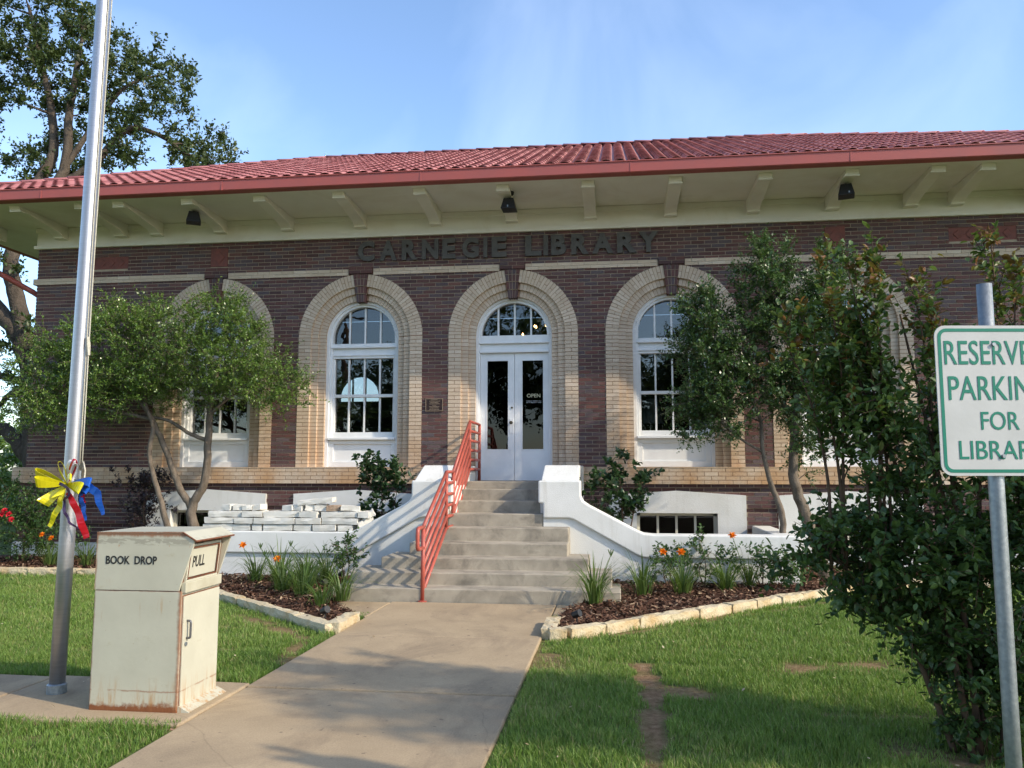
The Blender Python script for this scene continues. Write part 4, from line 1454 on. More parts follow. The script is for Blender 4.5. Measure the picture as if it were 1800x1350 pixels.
# ------------------------------------------------------------------ stacked limestone
def stone_mesh(l, d, h, mat, seed, sub=(5, 3, 3), amp=0.012):
    r = np.random.default_rng(seed)
    nx, ny, nz = sub
    ids, V, Fc = {}, [], []

    def vid(i, j, k):
        if (i, j, k) not in ids:
            ids[(i, j, k)] = len(V)
            p = np.array([(i / nx - 0.5) * l, (j / ny - 0.5) * d, (k / nz - 0.5) * h])
            e = np.array([abs(i / nx - 0.5) * 2, abs(j / ny - 0.5) * 2, abs(k / nz - 0.5) * 2])
            if (e > 0.99).sum() >= 2:
                p *= 1 - 0.5 * amp / np.array([l, d, h]) * 2 * (e > 0.99)
            V.append(p + r.normal(0, amp * 0.38, 3))
        return ids[(i, j, k)]
    for i in range(nx):
        for j in range(ny):
            Fc += [(vid(i, j, 0), vid(i, j + 1, 0), vid(i + 1, j + 1, 0), vid(i + 1, j, 0)), (vid(i, j, nz), vid(i + 1, j, nz), vid(i + 1, j + 1, nz), vid(i, j + 1, nz))]
    for i in range(nx):
        for k in range(nz):
            Fc += [(vid(i, 0, k), vid(i + 1, 0, k), vid(i + 1, 0, k + 1), vid(i, 0, k + 1)), (vid(i, ny, k), vid(i, ny, k + 1), vid(i + 1, ny, k + 1), vid(i + 1, ny, k))]
    for j in range(ny):
        for k in range(nz):
            Fc += [(vid(0, j, k), vid(0, j, k + 1), vid(0, j + 1, k + 1), vid(0, j + 1, k)), (vid(nx, j, k), vid(nx, j + 1, k), vid(nx, j + 1, k + 1), vid(nx, j, k + 1))]
    m = MB()
    m.add(V, Fc)
    return m.mesh('limestone_block', mat)


ordn = ["first", "second", "third", "fourth", "fifth", "sixth", "seventh"]
rows = [
    ("bottom course", 0.0, [(100, 408), (410, 603), (620, 725), (738, 1047), (1055, 1247), (1260, 1505), (1520, 1678)]),
    ("second course", 1.0, [(115, 422), (430, 630), (635, 1070), (1080, 1347), (1355, 1738)]),
    ("third course", 2.0, [(150, 500), (510, 725), (735, 1108), (1112, 1310), (1340, 1722), (1726, 1845)]),
    ("loose top layer", 3.0, [(285, 385), (392, 488), (495, 600), (612, 705), (930, 1048), (1052, 1150), (1154, 1253), (1257, 1380), (1390, 1532), (1538, 1725)]),
    ("very top", 4.0, [(1085, 1455)]),
]
HS = 0.0915
sd_ = 100
for rn, lv, its in rows:
    for i, (a, b) in enumerate(its):
        x0 = at(340 + a / 6, 915, -2.17).x
        x1 = at(340 + b / 6, 915, -2.17).x
        sd_ += 1
        l = x1 - x0
        h = HS * (0.97 if lv < 3 else random.uniform(0.8, 0.98))
        brown = (rn == "loose top layer" and i == 8)
        me = stone_mesh(l, 0.25 if lv < 3 else 0.19, h, MT['lime_brown' if brown else 'lime'], sd_, (max(2, int(l / 0.09)), 3, 2), 0.0075)
        o = bpy.data.objects.new('limestone_block', me)
        zc = 0.672 + lv * HS + h / 2
        o.location = ((x0 + x1) / 2, -2.055 + random.uniform(-0.015, 0.015), zc)
        o.rotation_euler = (0, random.uniform(-0.02, 0.02) if lv < 3 else random.uniform(-0.10, 0.10), random.uniform(-0.05, 0.05) if lv < 3 else random.uniform(-0.3, 0.3))
        link(o)
        if rn == "very top":
            lab = "long flat limestone slab lying alone on the very top of the stack"
        elif brown:
            lab = "brown stained stone among the white ones in the stack's loose top layer"
        else:
            ln = "long" if l > 0.34 else ("short" if l < 0.2 else "mid-sized")
            from_ = "from the left" if lv != 3.0 else "from the left"
            o_n = ["first", "second", "third", "fourth", "fifth", "sixth", "seventh", "eighth", "ninth", "tenth"][i]
            lab = "%s white limestone block in the stack's %s, %s %s" % (ln, rn, o_n, from_)
        tag(o, lab, "stone", "limestone blocks stacked on the planter wall")
for k, (pxx, pyy, rz, ry, l) in enumerate(((641, 916, 0.5, -0.5, 0.23), (648, 905, 0.3, -0.45, 0.18))):
    p = at(pxx, pyy, -2.06)
    o = bpy.data.objects.new('limestone_block', stone_mesh(l, 0.17, 0.085, MT['lime'], 300 + k, (4, 3, 2), 0.014))
    o.location = p + Vector((0, 0, 0.0))
    o.rotation_euler = (0.1, ry, rz)
    link(o)
    tag(o, ("white stone block leaning on the sloping coping at the stack's end", "upper tilted white stone resting at the stack's right end above the ramp")[k], "stone", "limestone blocks stacked on the planter wall")


# ------------------------------------------------------------------ stone borders of the beds
def border(pts, label, lens, h=0.125, w=0.13, seed=0):
    t = thing('stone_border', (pts[0][0], pts[0][1], 0), label, "border")
    rr = random.Random(seed)
    k = 0
    for (ax, ay), (bx, by) in zip(pts[:-1], pts[1:]):
        L = math.hypot(bx - ax, by - ay)
        ang = math.atan2(by - ay, bx - ax)
        s = 0
        while s < L - 0.05:
            l = min(rr.uniform(*lens), L - s)
            if L - s - l < 0.14:
                l = L - s
            o = bpy.data.objects.new('stone', stone_mesh(l - 0.008, w * rr.uniform(0.9, 1.1), h * rr.uniform(0.93, 1.07), MT['border'], seed * 50 + k, (max(3, int(l / 0.08)), 3, 3), 0.010))
            o.data.name = 'stone'
            c = s + l / 2
            o.location = (ax + (bx - ax) * c / L, ay + (by - ay) * c / L, h / 2 - 0.035)
            o.rotation_euler = (rr.uniform(-0.05, 0.05), rr.uniform(-0.02, 0.02), ang + rr.uniform(-0.03, 0.03))
            link(o, t)
            s += l
            k += 1
    return t


border([(-0.99, -5.0), (-0.985, -5.66), (-2.86, -3.96), (-4.4, -2.52)], "cream limestone edging of the flower bed beside the book drop", (0.55, 0.75), seed=1)
border([(1.04, -5.02), (1.035, -5.66), (1.2, -5.62), (4.58, -2.32), (5.4, -1.70), (9.2, -1.62)], "pale limestone edging of the bed right of the walkway", (0.36, 0.55), seed=2)
border([(-5.0, -1.98), (-8.9, -2.06)], "low grey edging of the far bed behind the flagpole", (0.5, 0.8), 0.13, 0.14, seed=3)

# ------------------------------------------------------------------ red pipe handrail
XR = -0.557
hr = thing('handrail', (XR, -2.4, 0), "red painted pipe handrail climbing the left side of the steps", "handrail")
PR = 0.0225
NR, SP = 6, 0.146


def path_rail(pts, r=PR, name='rail', n=10):
    MB().tube(pts, r, n).build(name, MT['rail'], hr, smooth=True)


def bend(pts, rad=0.05, n=5):
    out = [Vector(pts[0])]
    for a, b, c in zip(pts[:-2], pts[1:-1], pts[2:]):
        a, b, c = Vector(a), Vector(b), Vector(c)
        d0, d1 = (a - b), (c - b)
        q = min(rad, d0.length / 2, d1.length / 2)
        p0, p1 = b + d0.normalized() * q, b + d1.normalized() * q
        for i in range(n + 1):
            t = i / n
            out.append(p0 * (1 - t) ** 2 + b * 2 * t * (1 - t) + p1 * t * t)
    out.append(Vector(pts[-1]))
    return out


yA, yB, yC, yD, yE = -3.84, -2.55, -2.10, -0.84, 0.06
zA, zB, zC = 0.855, 1.486, 2.255
path_rail([(XR, yA, 0.0), (XR, yA, zA)], 0.025, 'post')
path_rail([(XR, yB, zB - SP * 5), (XR, yB, zB)], PR, 'post')
path_rail([(XR, yC, 0.59), (XR, yC, zB)], 0.025, 'post')
path_rail([(XR, yD, zC - SP * 5), (XR, yD, zC)], PR, 'post')
path_rail([(XR, yE, 1.345), (XR, yE, zC)], 0.025, 'post')
for k in range(NR):
    dz = -k * SP
    za = zA + dz
    if za > 0.1:
        path_rail([(XR, yA, za), (XR, yB, zB + dz)])
    path_rail([(XR, yB, zB + dz), (XR, yC, zB + dz)])
    path_rail([(XR, yC, zB + dz), (XR, yD, zC + dz)])
    path_rail([(XR, yD, zC + dz), (XR, yE, zC + dz)])
path_rail(bend([(XR, yA, zA), (XR, yA - 0.27, zA), (XR, yA - 0.27, zA - 0.235), (XR, yA, zA - 0.235)], 0.06), 0.0235, 'hand_loop')
for y_, z_ in ((yA, 0.014), (yC, 0.59)):
    MB().lathe([(0.055, 0.0), (0.055, 0.010), (0.030, 0.014)], (XR, y_, z_), 14).build('base_flange', MT['rail'], hr)

# ------------------------------------------------------------------ flagpole with halyard
fp = thing('flagpole', (-2.092, -7.945, 0), "tall brushed metal flagpole with rope, standing behind the book drop", "flagpole")
P0 = Vector((-2.092, -7.945, 0.0)); LN = Vector((0.0125, 0, 1))
MB().tube([P0 + LN * z_ for z_ in (0.02, 1, 2, 3, 4, 5, 6, 7, 8, 9)], [0.050, 0.050, 0.0495, 0.049, 0.048, 0.047, 0.045, 0.042, 0.039, 0.035], 28).build('pole', MT['steel'], fp, smooth=True)
MB().lathe([(0.062, 0.0), (0.062, 0.06), (0.052, 0.068)], (P0.x, P0.y, 0.012), 24).build('base_collar', MT['galv'], fp)
for dx_, ph in ((0.066, 0.0), (0.088, 0.9)):
    MB().tube([P0 + LN * z_ + Vector((dx_ - 0.004 * (z_ - 1.4) + 0.006 * math.sin(z_ * 1.3 + ph), -0.02, 0)) for z_ in np.linspace(1.50, 8.9, 22)], 0.0045, 6).build('rope', MT['rope'], fp, smooth=True)
MB().tube([P0 + Vector((0.065, -0.02, 1.44)), P0 + Vector((0.10, -0.03, 1.44)), P0 + Vector((0.105, -0.03, 1.50)), P0 + Vector((0.103, -0.03, 1.36))], 0.008, 6).build('cleat', MT['galv'], fp)
MB().tube([P0 + Vector((0.10, -0.03, 1.52)), P0 + Vector((0.125, -0.03, 1.56)), P0 + Vector((0.14, -0.03, 1.50)), P0 + Vector((0.135, -0.03, 1.40)), P0 + Vector((0.11, -0.03, 1.36))], 0.006, 6).build('rope', MT['rope'], fp, smooth=True)
MB().tube([P0 + Vector((0.098, -0.02, 2.43)), P0 + Vector((0.104, -0.02, 2.37)), P0 + Vector((0.112, -0.02, 2.30))], [0.012, 0.016, 0.010], 6).build('rope_knot', MT['rope'], fp)

# ------------------------------------------------------------------ ribbon bow
bow = thing('ribbon_bow', (-2.04, -8.03, 1.40), "yellow, blue, red and white ribbon bow tied round the flagpole", "bow")
BY = -8.035
BC = at(118, 852, BY)


def strip(pts, wid, mat, name):
    """ribbon along pts with half-width vectors wid"""
    m = MB()
    v, f = [], []
    for p, w in zip(pts, wid):
        v += [tuple(Vector(p) - Vector(w)), tuple(Vector(p) + Vector(w))]
    for i in range(len(pts) - 1):
        f.append((2 * i, 2 * i + 1, 2 * i + 3, 2 * i + 2))
    m.add(v, f)
    o = m.build(name, MT[mat], bow, smooth=False)
    s = o.modifiers.new("thickness", 'SOLIDIFY')
    s.thickness = 0.0012
    return o


def petal(px_, py_, w, mat, dy=-0.04, twist=0.0):
    tip = at(px_, py_, BY + dy)
    d = tip - BC
    L = d.length
    d.normalize()
    side = Vector((-d.z, 0.35, d.x)).normalized()
    pts, wid = [], []
    for i in range(15):
        t = i / 14
        s = math.sin(math.pi * t)
        off = -math.sin(2 * math.pi * t) * 0.016
        pts.append(BC + d * (L * min(1, s * 1.02)) + Vector((0, dy * s + off, 0)) + side * (0.012 * math.sin(2 * math.pi * t)))
        sd2 = (side * math.cos(twist * s) + Vector((0, 1, 0)) * math.sin(twist * s))
        wid.append(sd2 * (1.05 * w * (0.22 + 0.78 * s)))
    return strip(pts, wid, mat, 'ribbon_loop')


petal(110, 812, 0.026, 'rib_yellow', -0.03, 0.9)
petal(72, 828, 0.022, 'rib_yellow', -0.05, 0.4)
petal(74, 846, 0.034, 'rib_yellow', -0.06, 0.2)
petal(84, 884, 0.036, 'rib_yellow', -0.05, 0.3)
petal(152, 858, 0.036, 'rib_yellow', -0.06, 0.2)
petal(114, 872, 0.030, 'rib_yellow', -0.08, 0.7)
petal(136, 838, 0.024, 'rib_yellow', -0.07, 0.2)
petal(132, 812, 0.036, 'rib_white', -0.02, 0.1)
petal(137, 808, 0.012, 'rib_red', -0.028, 0.1)
petal(165, 848, 0.030, 'rib_blue', -0.04, 0.2)
petal(160, 862, 0.026, 'rib_blue', -0.03, 0.5)


def tail(pp, ws, mat, dys):
    pts = [at(a, b, BY + q) for (a, b), q in zip(pp, dys)]
    P2, W2 = [], []
    n = 14
    for i in range(n + 1):
        t = i / n * (len(pts) - 1)
        k = min(int(t), len(pts) - 2)
        q = t - k
        p = pts[k].lerp(pts[k + 1], q)
        w = ws[k] * (1 - q) + ws[k + 1] * q
        d = (pts[k + 1] - pts[k]).normalized()
        side = Vector((-d.z, 0.12 * math.sin(i * 0.7), d.x)).normalized()
        P2.append(p + Vector((0, 0.006 * math.sin(i * 1.1), 0)))
        W2.append(side * w)
    strip(P2, W2, mat, 'ribbon_tail')


tail([(112, 860), (104, 890), (86, 926)], (0.012, 0.024, 0.014), 'rib_yellow', (-0.05, -0.06, -0.05))
tail([(150, 850), (170, 866), (181, 905)], (0.02, 0.030, 0.012), 'rib_blue', (-0.04, -0.05, -0.03))
tail([(140, 865), (146, 890), (150, 915)], (0.014, 0.018, 0.008), 'rib_blue', (-0.03, -0.02, -0.02))
tail([(118, 866), (130, 885), (142, 915), (152, 946)], (0.014, 0.024, 0.026, 0.022), 'rib_red', (-0.07, -0.08, -0.08, -0.07))
tail([(145, 868), (148, 884)], (0.012, 0.010), 'rib_red', (-0.02, -0.02))
tail([(132, 862), (134, 885), (138, 925)], (0.012, 0.014, 0.018), 'rib_white', (-0.03, -0.03, -0.03))
tail([(112, 872), (114, 900), (122, 918), (138, 930)], (0.006, 0.012, 0.008, 0.004), 'rib_purple', (-0.045, -0.075, -0.08, -0.05))
tail([(104, 850), (118, 856), (122, 872), (108, 880)], (0.010, 0.010, 0.010, 0.006), 'rib_purple', (-0.07, -0.085, -0.08, -0.06))

# ------------------------------------------------------------------ book drop
bd = thing('book_drop', (-1.33, -8.03, 0), "rusty cream metal book drop box on the path", "book drop")
BX0, BX1, BY0, BY1 = -1.629, -1.045, -8.285, -7.79
MB().box(BX0, BX1, BY0, BY1, 0.012, 0.748).build('cabinet', MT['drop'], bd, bevel=0.006)
prof = [(BX0, 0.752), (-1.062, 0.752), (-1.052, 0.79), (-0.975, 1.035), (-0.970, 1.066), (-1.045, 1.105), (BX0, 1.100)]
hood = MB()
hood.prism(prof, BY0 - 0.002, BY0 + 0.012)
hood.prism(prof, BY1 - 0.010, BY1 + 0.004)
hood.box(BX0 + 0.001, BX0 + 0.014, BY0 + 0.012, BY1 - 0.010, 0.752, 1.099)
hood.add([(BX0, BY0 - 0.004, 1.101), (-1.043, BY0 - 0.004, 1.107), (-1.043, BY1 + 0.006, 1.107), (BX0, BY1 + 0.006, 1.101),
          (BX0, BY0 - 0.004, 1.112), (-1.043, BY0 - 0.004, 1.118), (-1.043, BY1 + 0.006, 1.118), (BX0, BY1 + 0.006, 1.112)],
         [(0, 3, 2, 1), (4, 5, 6, 7), (0, 1, 5, 4), (1, 2, 6, 5), (2, 3, 7, 6), (3, 0, 4, 7)])
ho = hood.build('hood', MT['drop'], bd)
vis = MB()
vis.add([(-1.045, BY0 - 0.004, 1.106), (-0.958, BY0 - 0.006, 1.056), (-0.958, BY1 + 0.008, 1.056), (-1.045, BY1 + 0.006, 1.106),
         (-1.043, BY0 - 0.004, 1.118), (-0.953, BY0 - 0.006, 1.067), (-0.953, BY1 + 0.008, 1.067), (-1.043, BY1 + 0.006, 1.118)],
        [(0, 3, 2, 1), (4, 5, 6, 7), (0, 1, 5, 4), (1, 2, 6, 5), (2, 3, 7, 6), (3, 0, 4, 7)])
vo = vis.build('visor', MT['drop2'], ho)
MB().tube([(-0.955, BY0 - 0.007, 1.061), (-0.955, BY1 + 0.009, 1.061)], 0.0065, 6).tube([(-1.044, BY0 - 0.006, 1.112), (-0.955, BY0 - 0.007, 1.061)], 0.0055, 6).build('visor_edge', MT['rust'], ho)


def slant(x_off, y0, y1, s0, s1, th, name, mat, parent, bev=0.003):
    """plate on the sloping face; s 0..1 from its foot to its head"""
    a = Vector((-1.040, 0, 0.782)); b = Vector((-1.012, 0, 1.045))
    nrm = Vector((b.z - a.z, 0, -(b.x - a.x))).normalized()
    p = lambda s, y, q: tuple(a.lerp(b, s) + nrm * (x_off + q) + Vector((0, y, 0)))
    m = MB()
    m.hexa([p(s0, y0, -th), p(s0, y1, -th), p(s0, y1, 0), p(s0, y0, 0), p(s1, y0, -th), p(s1, y1, -th), p(s1, y1, 0), p(s1, y0, 0)])
    return m.build(name, mat, parent, bevel=bev)


slant(-0.014, BY0 + 0.012, BY1 - 0.010, 0.0, 1.0, 0.01, 'chute_frame', MT['rust'], ho)
fl_ = slant(-0.004, BY0 + 0.058, BY1 - 0.085, 0.17, 0.85, 0.012, 'pull_flap', MT['drop2'], ho)
for (y0, y1, s0, s1) in ((BY0 + 0.032, BY1 - 0.055, 0.06, 0.12), (BY0 + 0.032, BY1 - 0.055, 0.90, 0.96), (BY0 + 0.032, BY0 + 0.046, 0.12, 0.90), (BY1 - 0.070, BY1 - 0.055, 0.12, 0.90)):
    slant(0.003, y0, y1, s0, s1, 0.018, 'flap_frame', MT['drop2'], ho)
MB().box(-1.056, -1.022, BY0 + 0.013, BY1 - 0.011, 0.737, 0.801).build('hood_lip', MT['drop_plain'], ho, bevel=0.004)
for (y0, y1, s0, s1) in ((BY0 + 0.046, BY1 - 0.070, 0.135, 0.155), (BY0 + 0.046, BY1 - 0.070, 0.860, 0.890), (BY0 + 0.046, BY0 + 0.052, 0.135, 0.890), (BY1 - 0.078, BY1 - 0.071, 0.135, 0.890)):
    slant(0.0045, y0, y1, s0, s1, 0.006, 'flap_seam', MT['rust'], ho, 0)
dr = MB().box(-1.046, -1.034, BY0 + 0.022, BY1 - 0.012, 0.045, 0.715).build('door', MT['drop2'], bd, bevel=0.003)
MB().box(-1.0455, -1.0425, BY0 + 0.016, BY1 - 0.006, 0.038, 0.722).build('door_seam', MT['rust'], bd)
yh = BY0 + 0.065
MB().tube(bend([(-1.036, yh, 0.56), (-1.008, yh, 0.56), (-1.008, yh, 0.455), (-1.036, yh, 0.455)], 0.012), 0.0075, 8).build('handle', MT['handle'], dr, smooth=True)
MB().tube([(-1.036, yh - 0.01, 0.42), (-1.026, yh - 0.01, 0.42)], 0.013, 10).build('lock', MT['galv'], dr)
MB().prism([(-1.044, 0.012), (-0.975, 0.012), (-0.972, 0.020), (-1.035, 0.052), (-1.044, 0.052)], BY0 + 0.01, BY1 + 0.012).build('foot_lip', MT['drop2'], bd)
o = bpy.data.objects.new('lettering', text_mesh("BOOK  DROP", 0.345, 0.052, 0.0015, MT['ink'], 0.022))
o.location = (-1.387, BY0 - 0.0035, 0.938)
link(o, bd)
o = bpy.data.objects.new('lettering', text_mesh("PULL", 0.155, 0.072, 0.0015, MT['ink'], 0.015))
_n = Vector((0.263, 0, -0.028)).normalized(); _up = Vector((0.028, 0, 0.263)).normalized()
o.location = Vector((-1.040, BY0 + 0.175, 0.782)).lerp(Vector((-1.012, BY0 + 0.175, 1.045)), 0.53) - _n * 0.0028
o.rotation_euler = Matrix((Vector((0, 1, 0)), -_n, _up)).transposed().to_euler()  # faces +x, leaning with the flap
link(o, bd)

# ------------------------------------------------------------------ parking sign
SA = 0.126
SC = Vector((3.058, -10.02, 1.757))
sg = thing('parking_sign', (3.05, -10.0, 0), "green and white reserved parking sign on a galvanised post", "sign")
rot = Matrix.Rotation(SA, 4, 'Z')
pp = rot @ Vector((-0.012, 0.034, 0))
MB().tube([(SC.x + pp.x, SC.y + pp.y, z_) for z_ in (-0.1, 0.7, 1.4, 2.196)], 0.0265, 20).build('post', MT['galv'], sg, smooth=True)


def rounded(w, h, r, n=6):
    out = []
    for cx_, cz_, a0 in ((w / 2 - r, h / 2 - r, 0), (-w / 2 + r, h / 2 - r, 90), (-w / 2 + r, -h / 2 + r, 180), (w / 2 - r, -h / 2 + r, 270)):
        for i in range(n + 1):
            a = R(a0 + 90 * i / n)
            out.append((cx_ + r * math.cos(a), cz_ + r * math.sin(a)))
    return out


def sign_part(mb, name, mat, **k):
    mb.v = [tuple(SC + rot @ Vector(p)) for p in mb.v]
    return mb.build(name, mat, sg, **k)


SW, SH = 0.454, 0.552
sign_part(MB().prism(rounded(SW, SH, 0.04), 0.0, 0.004), 'sign_panel', MT['sign_white'])
ring = MB()
oo, ii = rounded(SW - 0.022, SH - 0.022, 0.032), rounded(SW - 0.046, SH - 0.046, 0.022)
nn = len(oo)
for i in range(nn):
    j = (i + 1) % nn
    ring.add([(oo[i][0], -0.0012, oo[i][1]), (oo[j][0], -0.0012, oo[j][1]), (ii[j][0], -0.0012, ii[j][1]), (ii[i][0], -0.0012, ii[i][1])], [(0, 3, 2, 1)])
sign_part(ring, 'sign_border', MT['sign_green'])
PXM = 3.0 / 1439.4
for s_, xa, xb, ya, yb in (("RESERVED", 1664, 1846, 599, 642), ("PARKING", 1668, 1846, 662, 705), ("FOR", 1722, 1789, 725, 757), ("LIBRARY", 1681, 1832, 776, 808)):
    o = bpy.data.objects.new('sign_lettering', text_mesh(s_, (xb - xa) * PXM, (yb - ya) * PXM, 0.0012, MT['sign_green'], 0.002))
    o.location = SC + rot @ Vector((((xa + xb) / 2 - 1757) * PXM, -0.0012, (704.5 - (ya + yb) / 2) * PXM))
    o.rotation_euler = (0, 0, SA)
    link(o, sg)
for z_ in (0.205, -0.205):
    sign_part(MB().tube([(-0.012 if z_ > 0 else 0.0, 0.03, z_), (-0.012 if z_ > 0 else 0.0, -0.008, z_)], 0.007, 8), 'bolt', MT['galv'])

# ------------------------------------------------------------------ small black path lights
for pxl, label in (((-1.99, -2.45), "small black spot light at the foot of the left planter wall"), ((-1.92, -3.32), "small black spot light beside the left end of the bottom step"),
                   ((-1.19, -5.28), "small black spot light in the left bed's front corner"), ((2.11, -2.40), "small black spot light at the foot of the right planter wall"),
                   ((1.27, -5.18), "small black spot light in the right bed's front corner")):
    t = thing('spot_light', (*pxl, 0.05), label, "path light", "black path lights in the beds")
    x_, y_ = pxl
    MB().tube([(x_, y_, 0.03), (x_, y_, 0.12)], 0.008, 6).build('stake', MT['black'], t)
    MB().tube([(x_ - 0.035, y_ + 0.02, 0.125), (x_ + 0.03, y_ - 0.02, 0.155)], [0.030, 0.036], 10).build('lamp_head', MT['black'], t, smooth=False)

# ------------------------------------------------------------------ plants
def unit(v):
    return v / np.maximum(1e-9, np.linalg.norm(v, axis=-1, keepdims=True))


def leaf_geo(P, Dv, L, W, r, fold=0.25, droop=0.15):
    """pointed leaves: base P, direction Dv, length L, half width W"""
    n = len(P)
    up = np.tile(np.array([0, 0, 1.0]), (n, 1)) + r.normal(0, 0.55, (n, 3))
    S = unit(np.cross(Dv, up))
    N = unit(np.cross(S, Dv))
    L = L[:, None]; W = W[:, None]
    b = P
    l1 = P + Dv * L * 0.38 - S * W + N * W * fold
    r1 = P + Dv * L * 0.38 + S * W + N * W * fold
    l2 = P + Dv * L * 0.75 - S * W * 0.72 + N * W * fold * 0.5
    r2 = P + Dv * L * 0.75 + S * W * 0.72 + N * W * fold * 0.5
    t = P + Dv * L - N * L * droop
    V = np.stack([b, r1, r2, t, l2, l1], 1).reshape(-1, 3)
    k = np.arange(n)[:, None] * 6
    F = np.concatenate([k + np.array([0, 1, 2, 3]), k + np.array([0, 3, 4, 5])])
    return V, F


def small_leaf_geo(P, Dv, L, W, r):
    n = len(P)
    up = np.tile(np.array([0, 0, 1.0]), (n, 1)) + r.normal(0, 0.6, (n, 3))
    S = unit(np.cross(Dv, up)); N = unit(np.cross(S, Dv))
    L = L[:, None]; W = W[:, None]
    V = np.stack([P, P + Dv * L * 0.5 + S * W + N * W * 0.2, P + Dv * L, P + Dv * L * 0.5 - S * W + N * W * 0.2], 1).reshape(-1, 3)
    F = np.arange(4 * n).reshape(-1, 4)
    return V, F


def blob_points(blobs, n, r, shell=2.4):
    B = np.array(blobs, float)
    vol = B[:, 3] * B[:, 4] * B[:, 5]
    w = (vol ** 0.8) * (B[:, 6] if B.shape[1] > 6 else 1)
    pick = r.choice(len(B), n, p=w / w.sum())
    d = unit(r.normal(size=(n, 3)))
    rad = r.random(n)[:, None] ** (1 / shell)
    P = B[pick, :3] + d * rad * B[pick, 3:6]
    return P, unit(d + (P - B[:, :3].mean(0)) * 0.15)


def crown_leaves(C, out, r, twigs, per, tl, L, W, big=False, upb=0.45, spread=0.9, base_t=None):
    """twigs with leaves round every cluster centre C growing outwards"""
    n = len(C)
    C = np.repeat(C, twigs, 0); O = np.repeat(out, twigs, 0)
    m = len(C)
    D = unit(O + r.normal(0, spread, (m, 3)) + np.array([0, 0, upb]))
    ln = r.uniform(0.5, 1.3, m) * tl
    u = (np.arange(per) + 0.5) / per
    U = np.repeat(u[None], m, 0) + r.normal(0, 0.06, (m, per))
    bend_ = unit(r.normal(size=(m, 3)))[:, None, :] * (U ** 2)[..., None] * 0.18 * ln[:, None, None]
    P = C[:, None] + D[:, None] * (U * ln[:, None])[..., None] + bend_
    side = unit(np.cross(D, r.normal(size=(m, 3))))
    ang = r.uniform(0, 6.283, (m, per))
    s2 = np.cross(D, side)
    LD = unit(D[:, None] * 0.55 + side[:, None] * np.cos(ang)[..., None] + s2[:, None] * np.sin(ang)[..., None] + np.array([0, 0, 0.15]))
    P = P.reshape(-1, 3); LD = LD.reshape(-1, 3)
    k = len(P)
    Ls = r.uniform(0.5, 1.45, k) * L
    Ws = r.uniform(0.8, 1.2, k) * W
    tw = np.repeat(r.normal(0, 0.14, m), per)
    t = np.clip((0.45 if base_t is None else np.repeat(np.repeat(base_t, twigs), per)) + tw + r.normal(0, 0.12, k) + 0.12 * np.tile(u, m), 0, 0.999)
    V, F = (leaf_geo if big else small_leaf_geo)(P, LD, Ls, Ws, r)
    return V, F, np.tile(t, 2) if big else t, (C, D, ln)


def greedy_wood(mb, limbs, C, r, r0=0.012, r1=0.003, n=5, sag=0.08):
    """limbs: list of (points, radii). Every cluster is joined to the nearest wood already there"""
    nodes, rads = [], []
    for pts, rd in limbs:
        pts = [Vector(p) for p in pts]
        # smooth the limb
        P, Rr = [], []
        for i in range(len(pts) - 1):
            p0 = pts[max(0, i - 1)]; p1 = pts[i]; p2 = pts[i + 1]; p3 = pts[min(len(pts) - 1, i + 2)]
            for k in range(5):
                t = k / 5
                P.append(0.5 * ((2 * p1) + (p2 - p0) * t + (2 * p0 - 5 * p1 + 4 * p2 - p3) * t * t + (3 * p1 - p0 - 3 * p2 + p3) * t ** 3))
                Rr.append(rd[i] * (1 - t) + rd[i + 1] * t)
        P.append(pts[-1]); Rr.append(rd[-1])
        P = [p + Vector(r.normal(0, 0.1, 3)) * q for p, q in zip(P, Rr)]
        mb.tube(P, Rr, 9)
        nodes += [tuple(p) for p in P[len(P) // 3:]]
        rads += Rr[len(P) // 3:]
    nodes = np.array(nodes); rads = np.array(rads)
    d0 = np.array([np.min(((nodes - c) ** 2).sum(1)) for c in C])
    for i in np.argsort(d0):
        c = C[i]
        dd = ((nodes - c) ** 2).sum(1) + 0.15 * np.maximum(0, nodes[:, 2] - c[2] + 0.1)
        j = int(np.argmin(dd))
        a = nodes[j]
        ln = math.sqrt(((a - c) ** 2).sum())
        if ln < 0.02:
            continue
        perp = r.normal(0, sag, 3) * ln
        ts = np.linspace(0, 1, 5)
        P = [a + (c - a) * t + perp * math.sin(math.pi * t) for t in ts]
        ra = min(rads[j] * 0.75, r0 + 0.012 * ln)
        Rr = [ra + (r1 - ra) * t for t in ts]
        mb.tube([tuple(p) for p in P], Rr, n, cap=False)
        nodes = np.concatenate([nodes, np.array(P[1:])])
        rads = np.concatenate([rads, np.array(Rr[1:])])


def tree(name, base, label, cat, limbs, C, out, leaf, seed, group=None, wood='bark', wood_r=(0.012, 0.003), clip_y=None, twig_wood=True):
    r = np.random.default_rng(seed)
    t = thing(name, base, label, cat, group)
    V, F, tt_, (tc, td, tln) = crown_leaves(C, out, r, **leaf['k'])
    if clip_y is not None:
        V[:, 1] = np.minimum(V[:, 1], clip_y + 0.02 * np.sin(V[:, 0] * 40))
    w = MB()
    greedy_wood(w, limbs, C, r, *wood_r)
    if twig_wood:
        for p, d_, l_ in zip(tc[::2], td[::2], tln[::2]):
            w.tube([tuple(p), tuple(p + d_ * l_)], [0.0032, 0.0015], 3, cap=False)
    w.build('trunk', MT[wood], t, smooth=True)
    o = bpy.data.objects.new('crown', np_mesh('crown', V, F, MT[leaf['mat']], tt_))
    link(o, t)
    return t


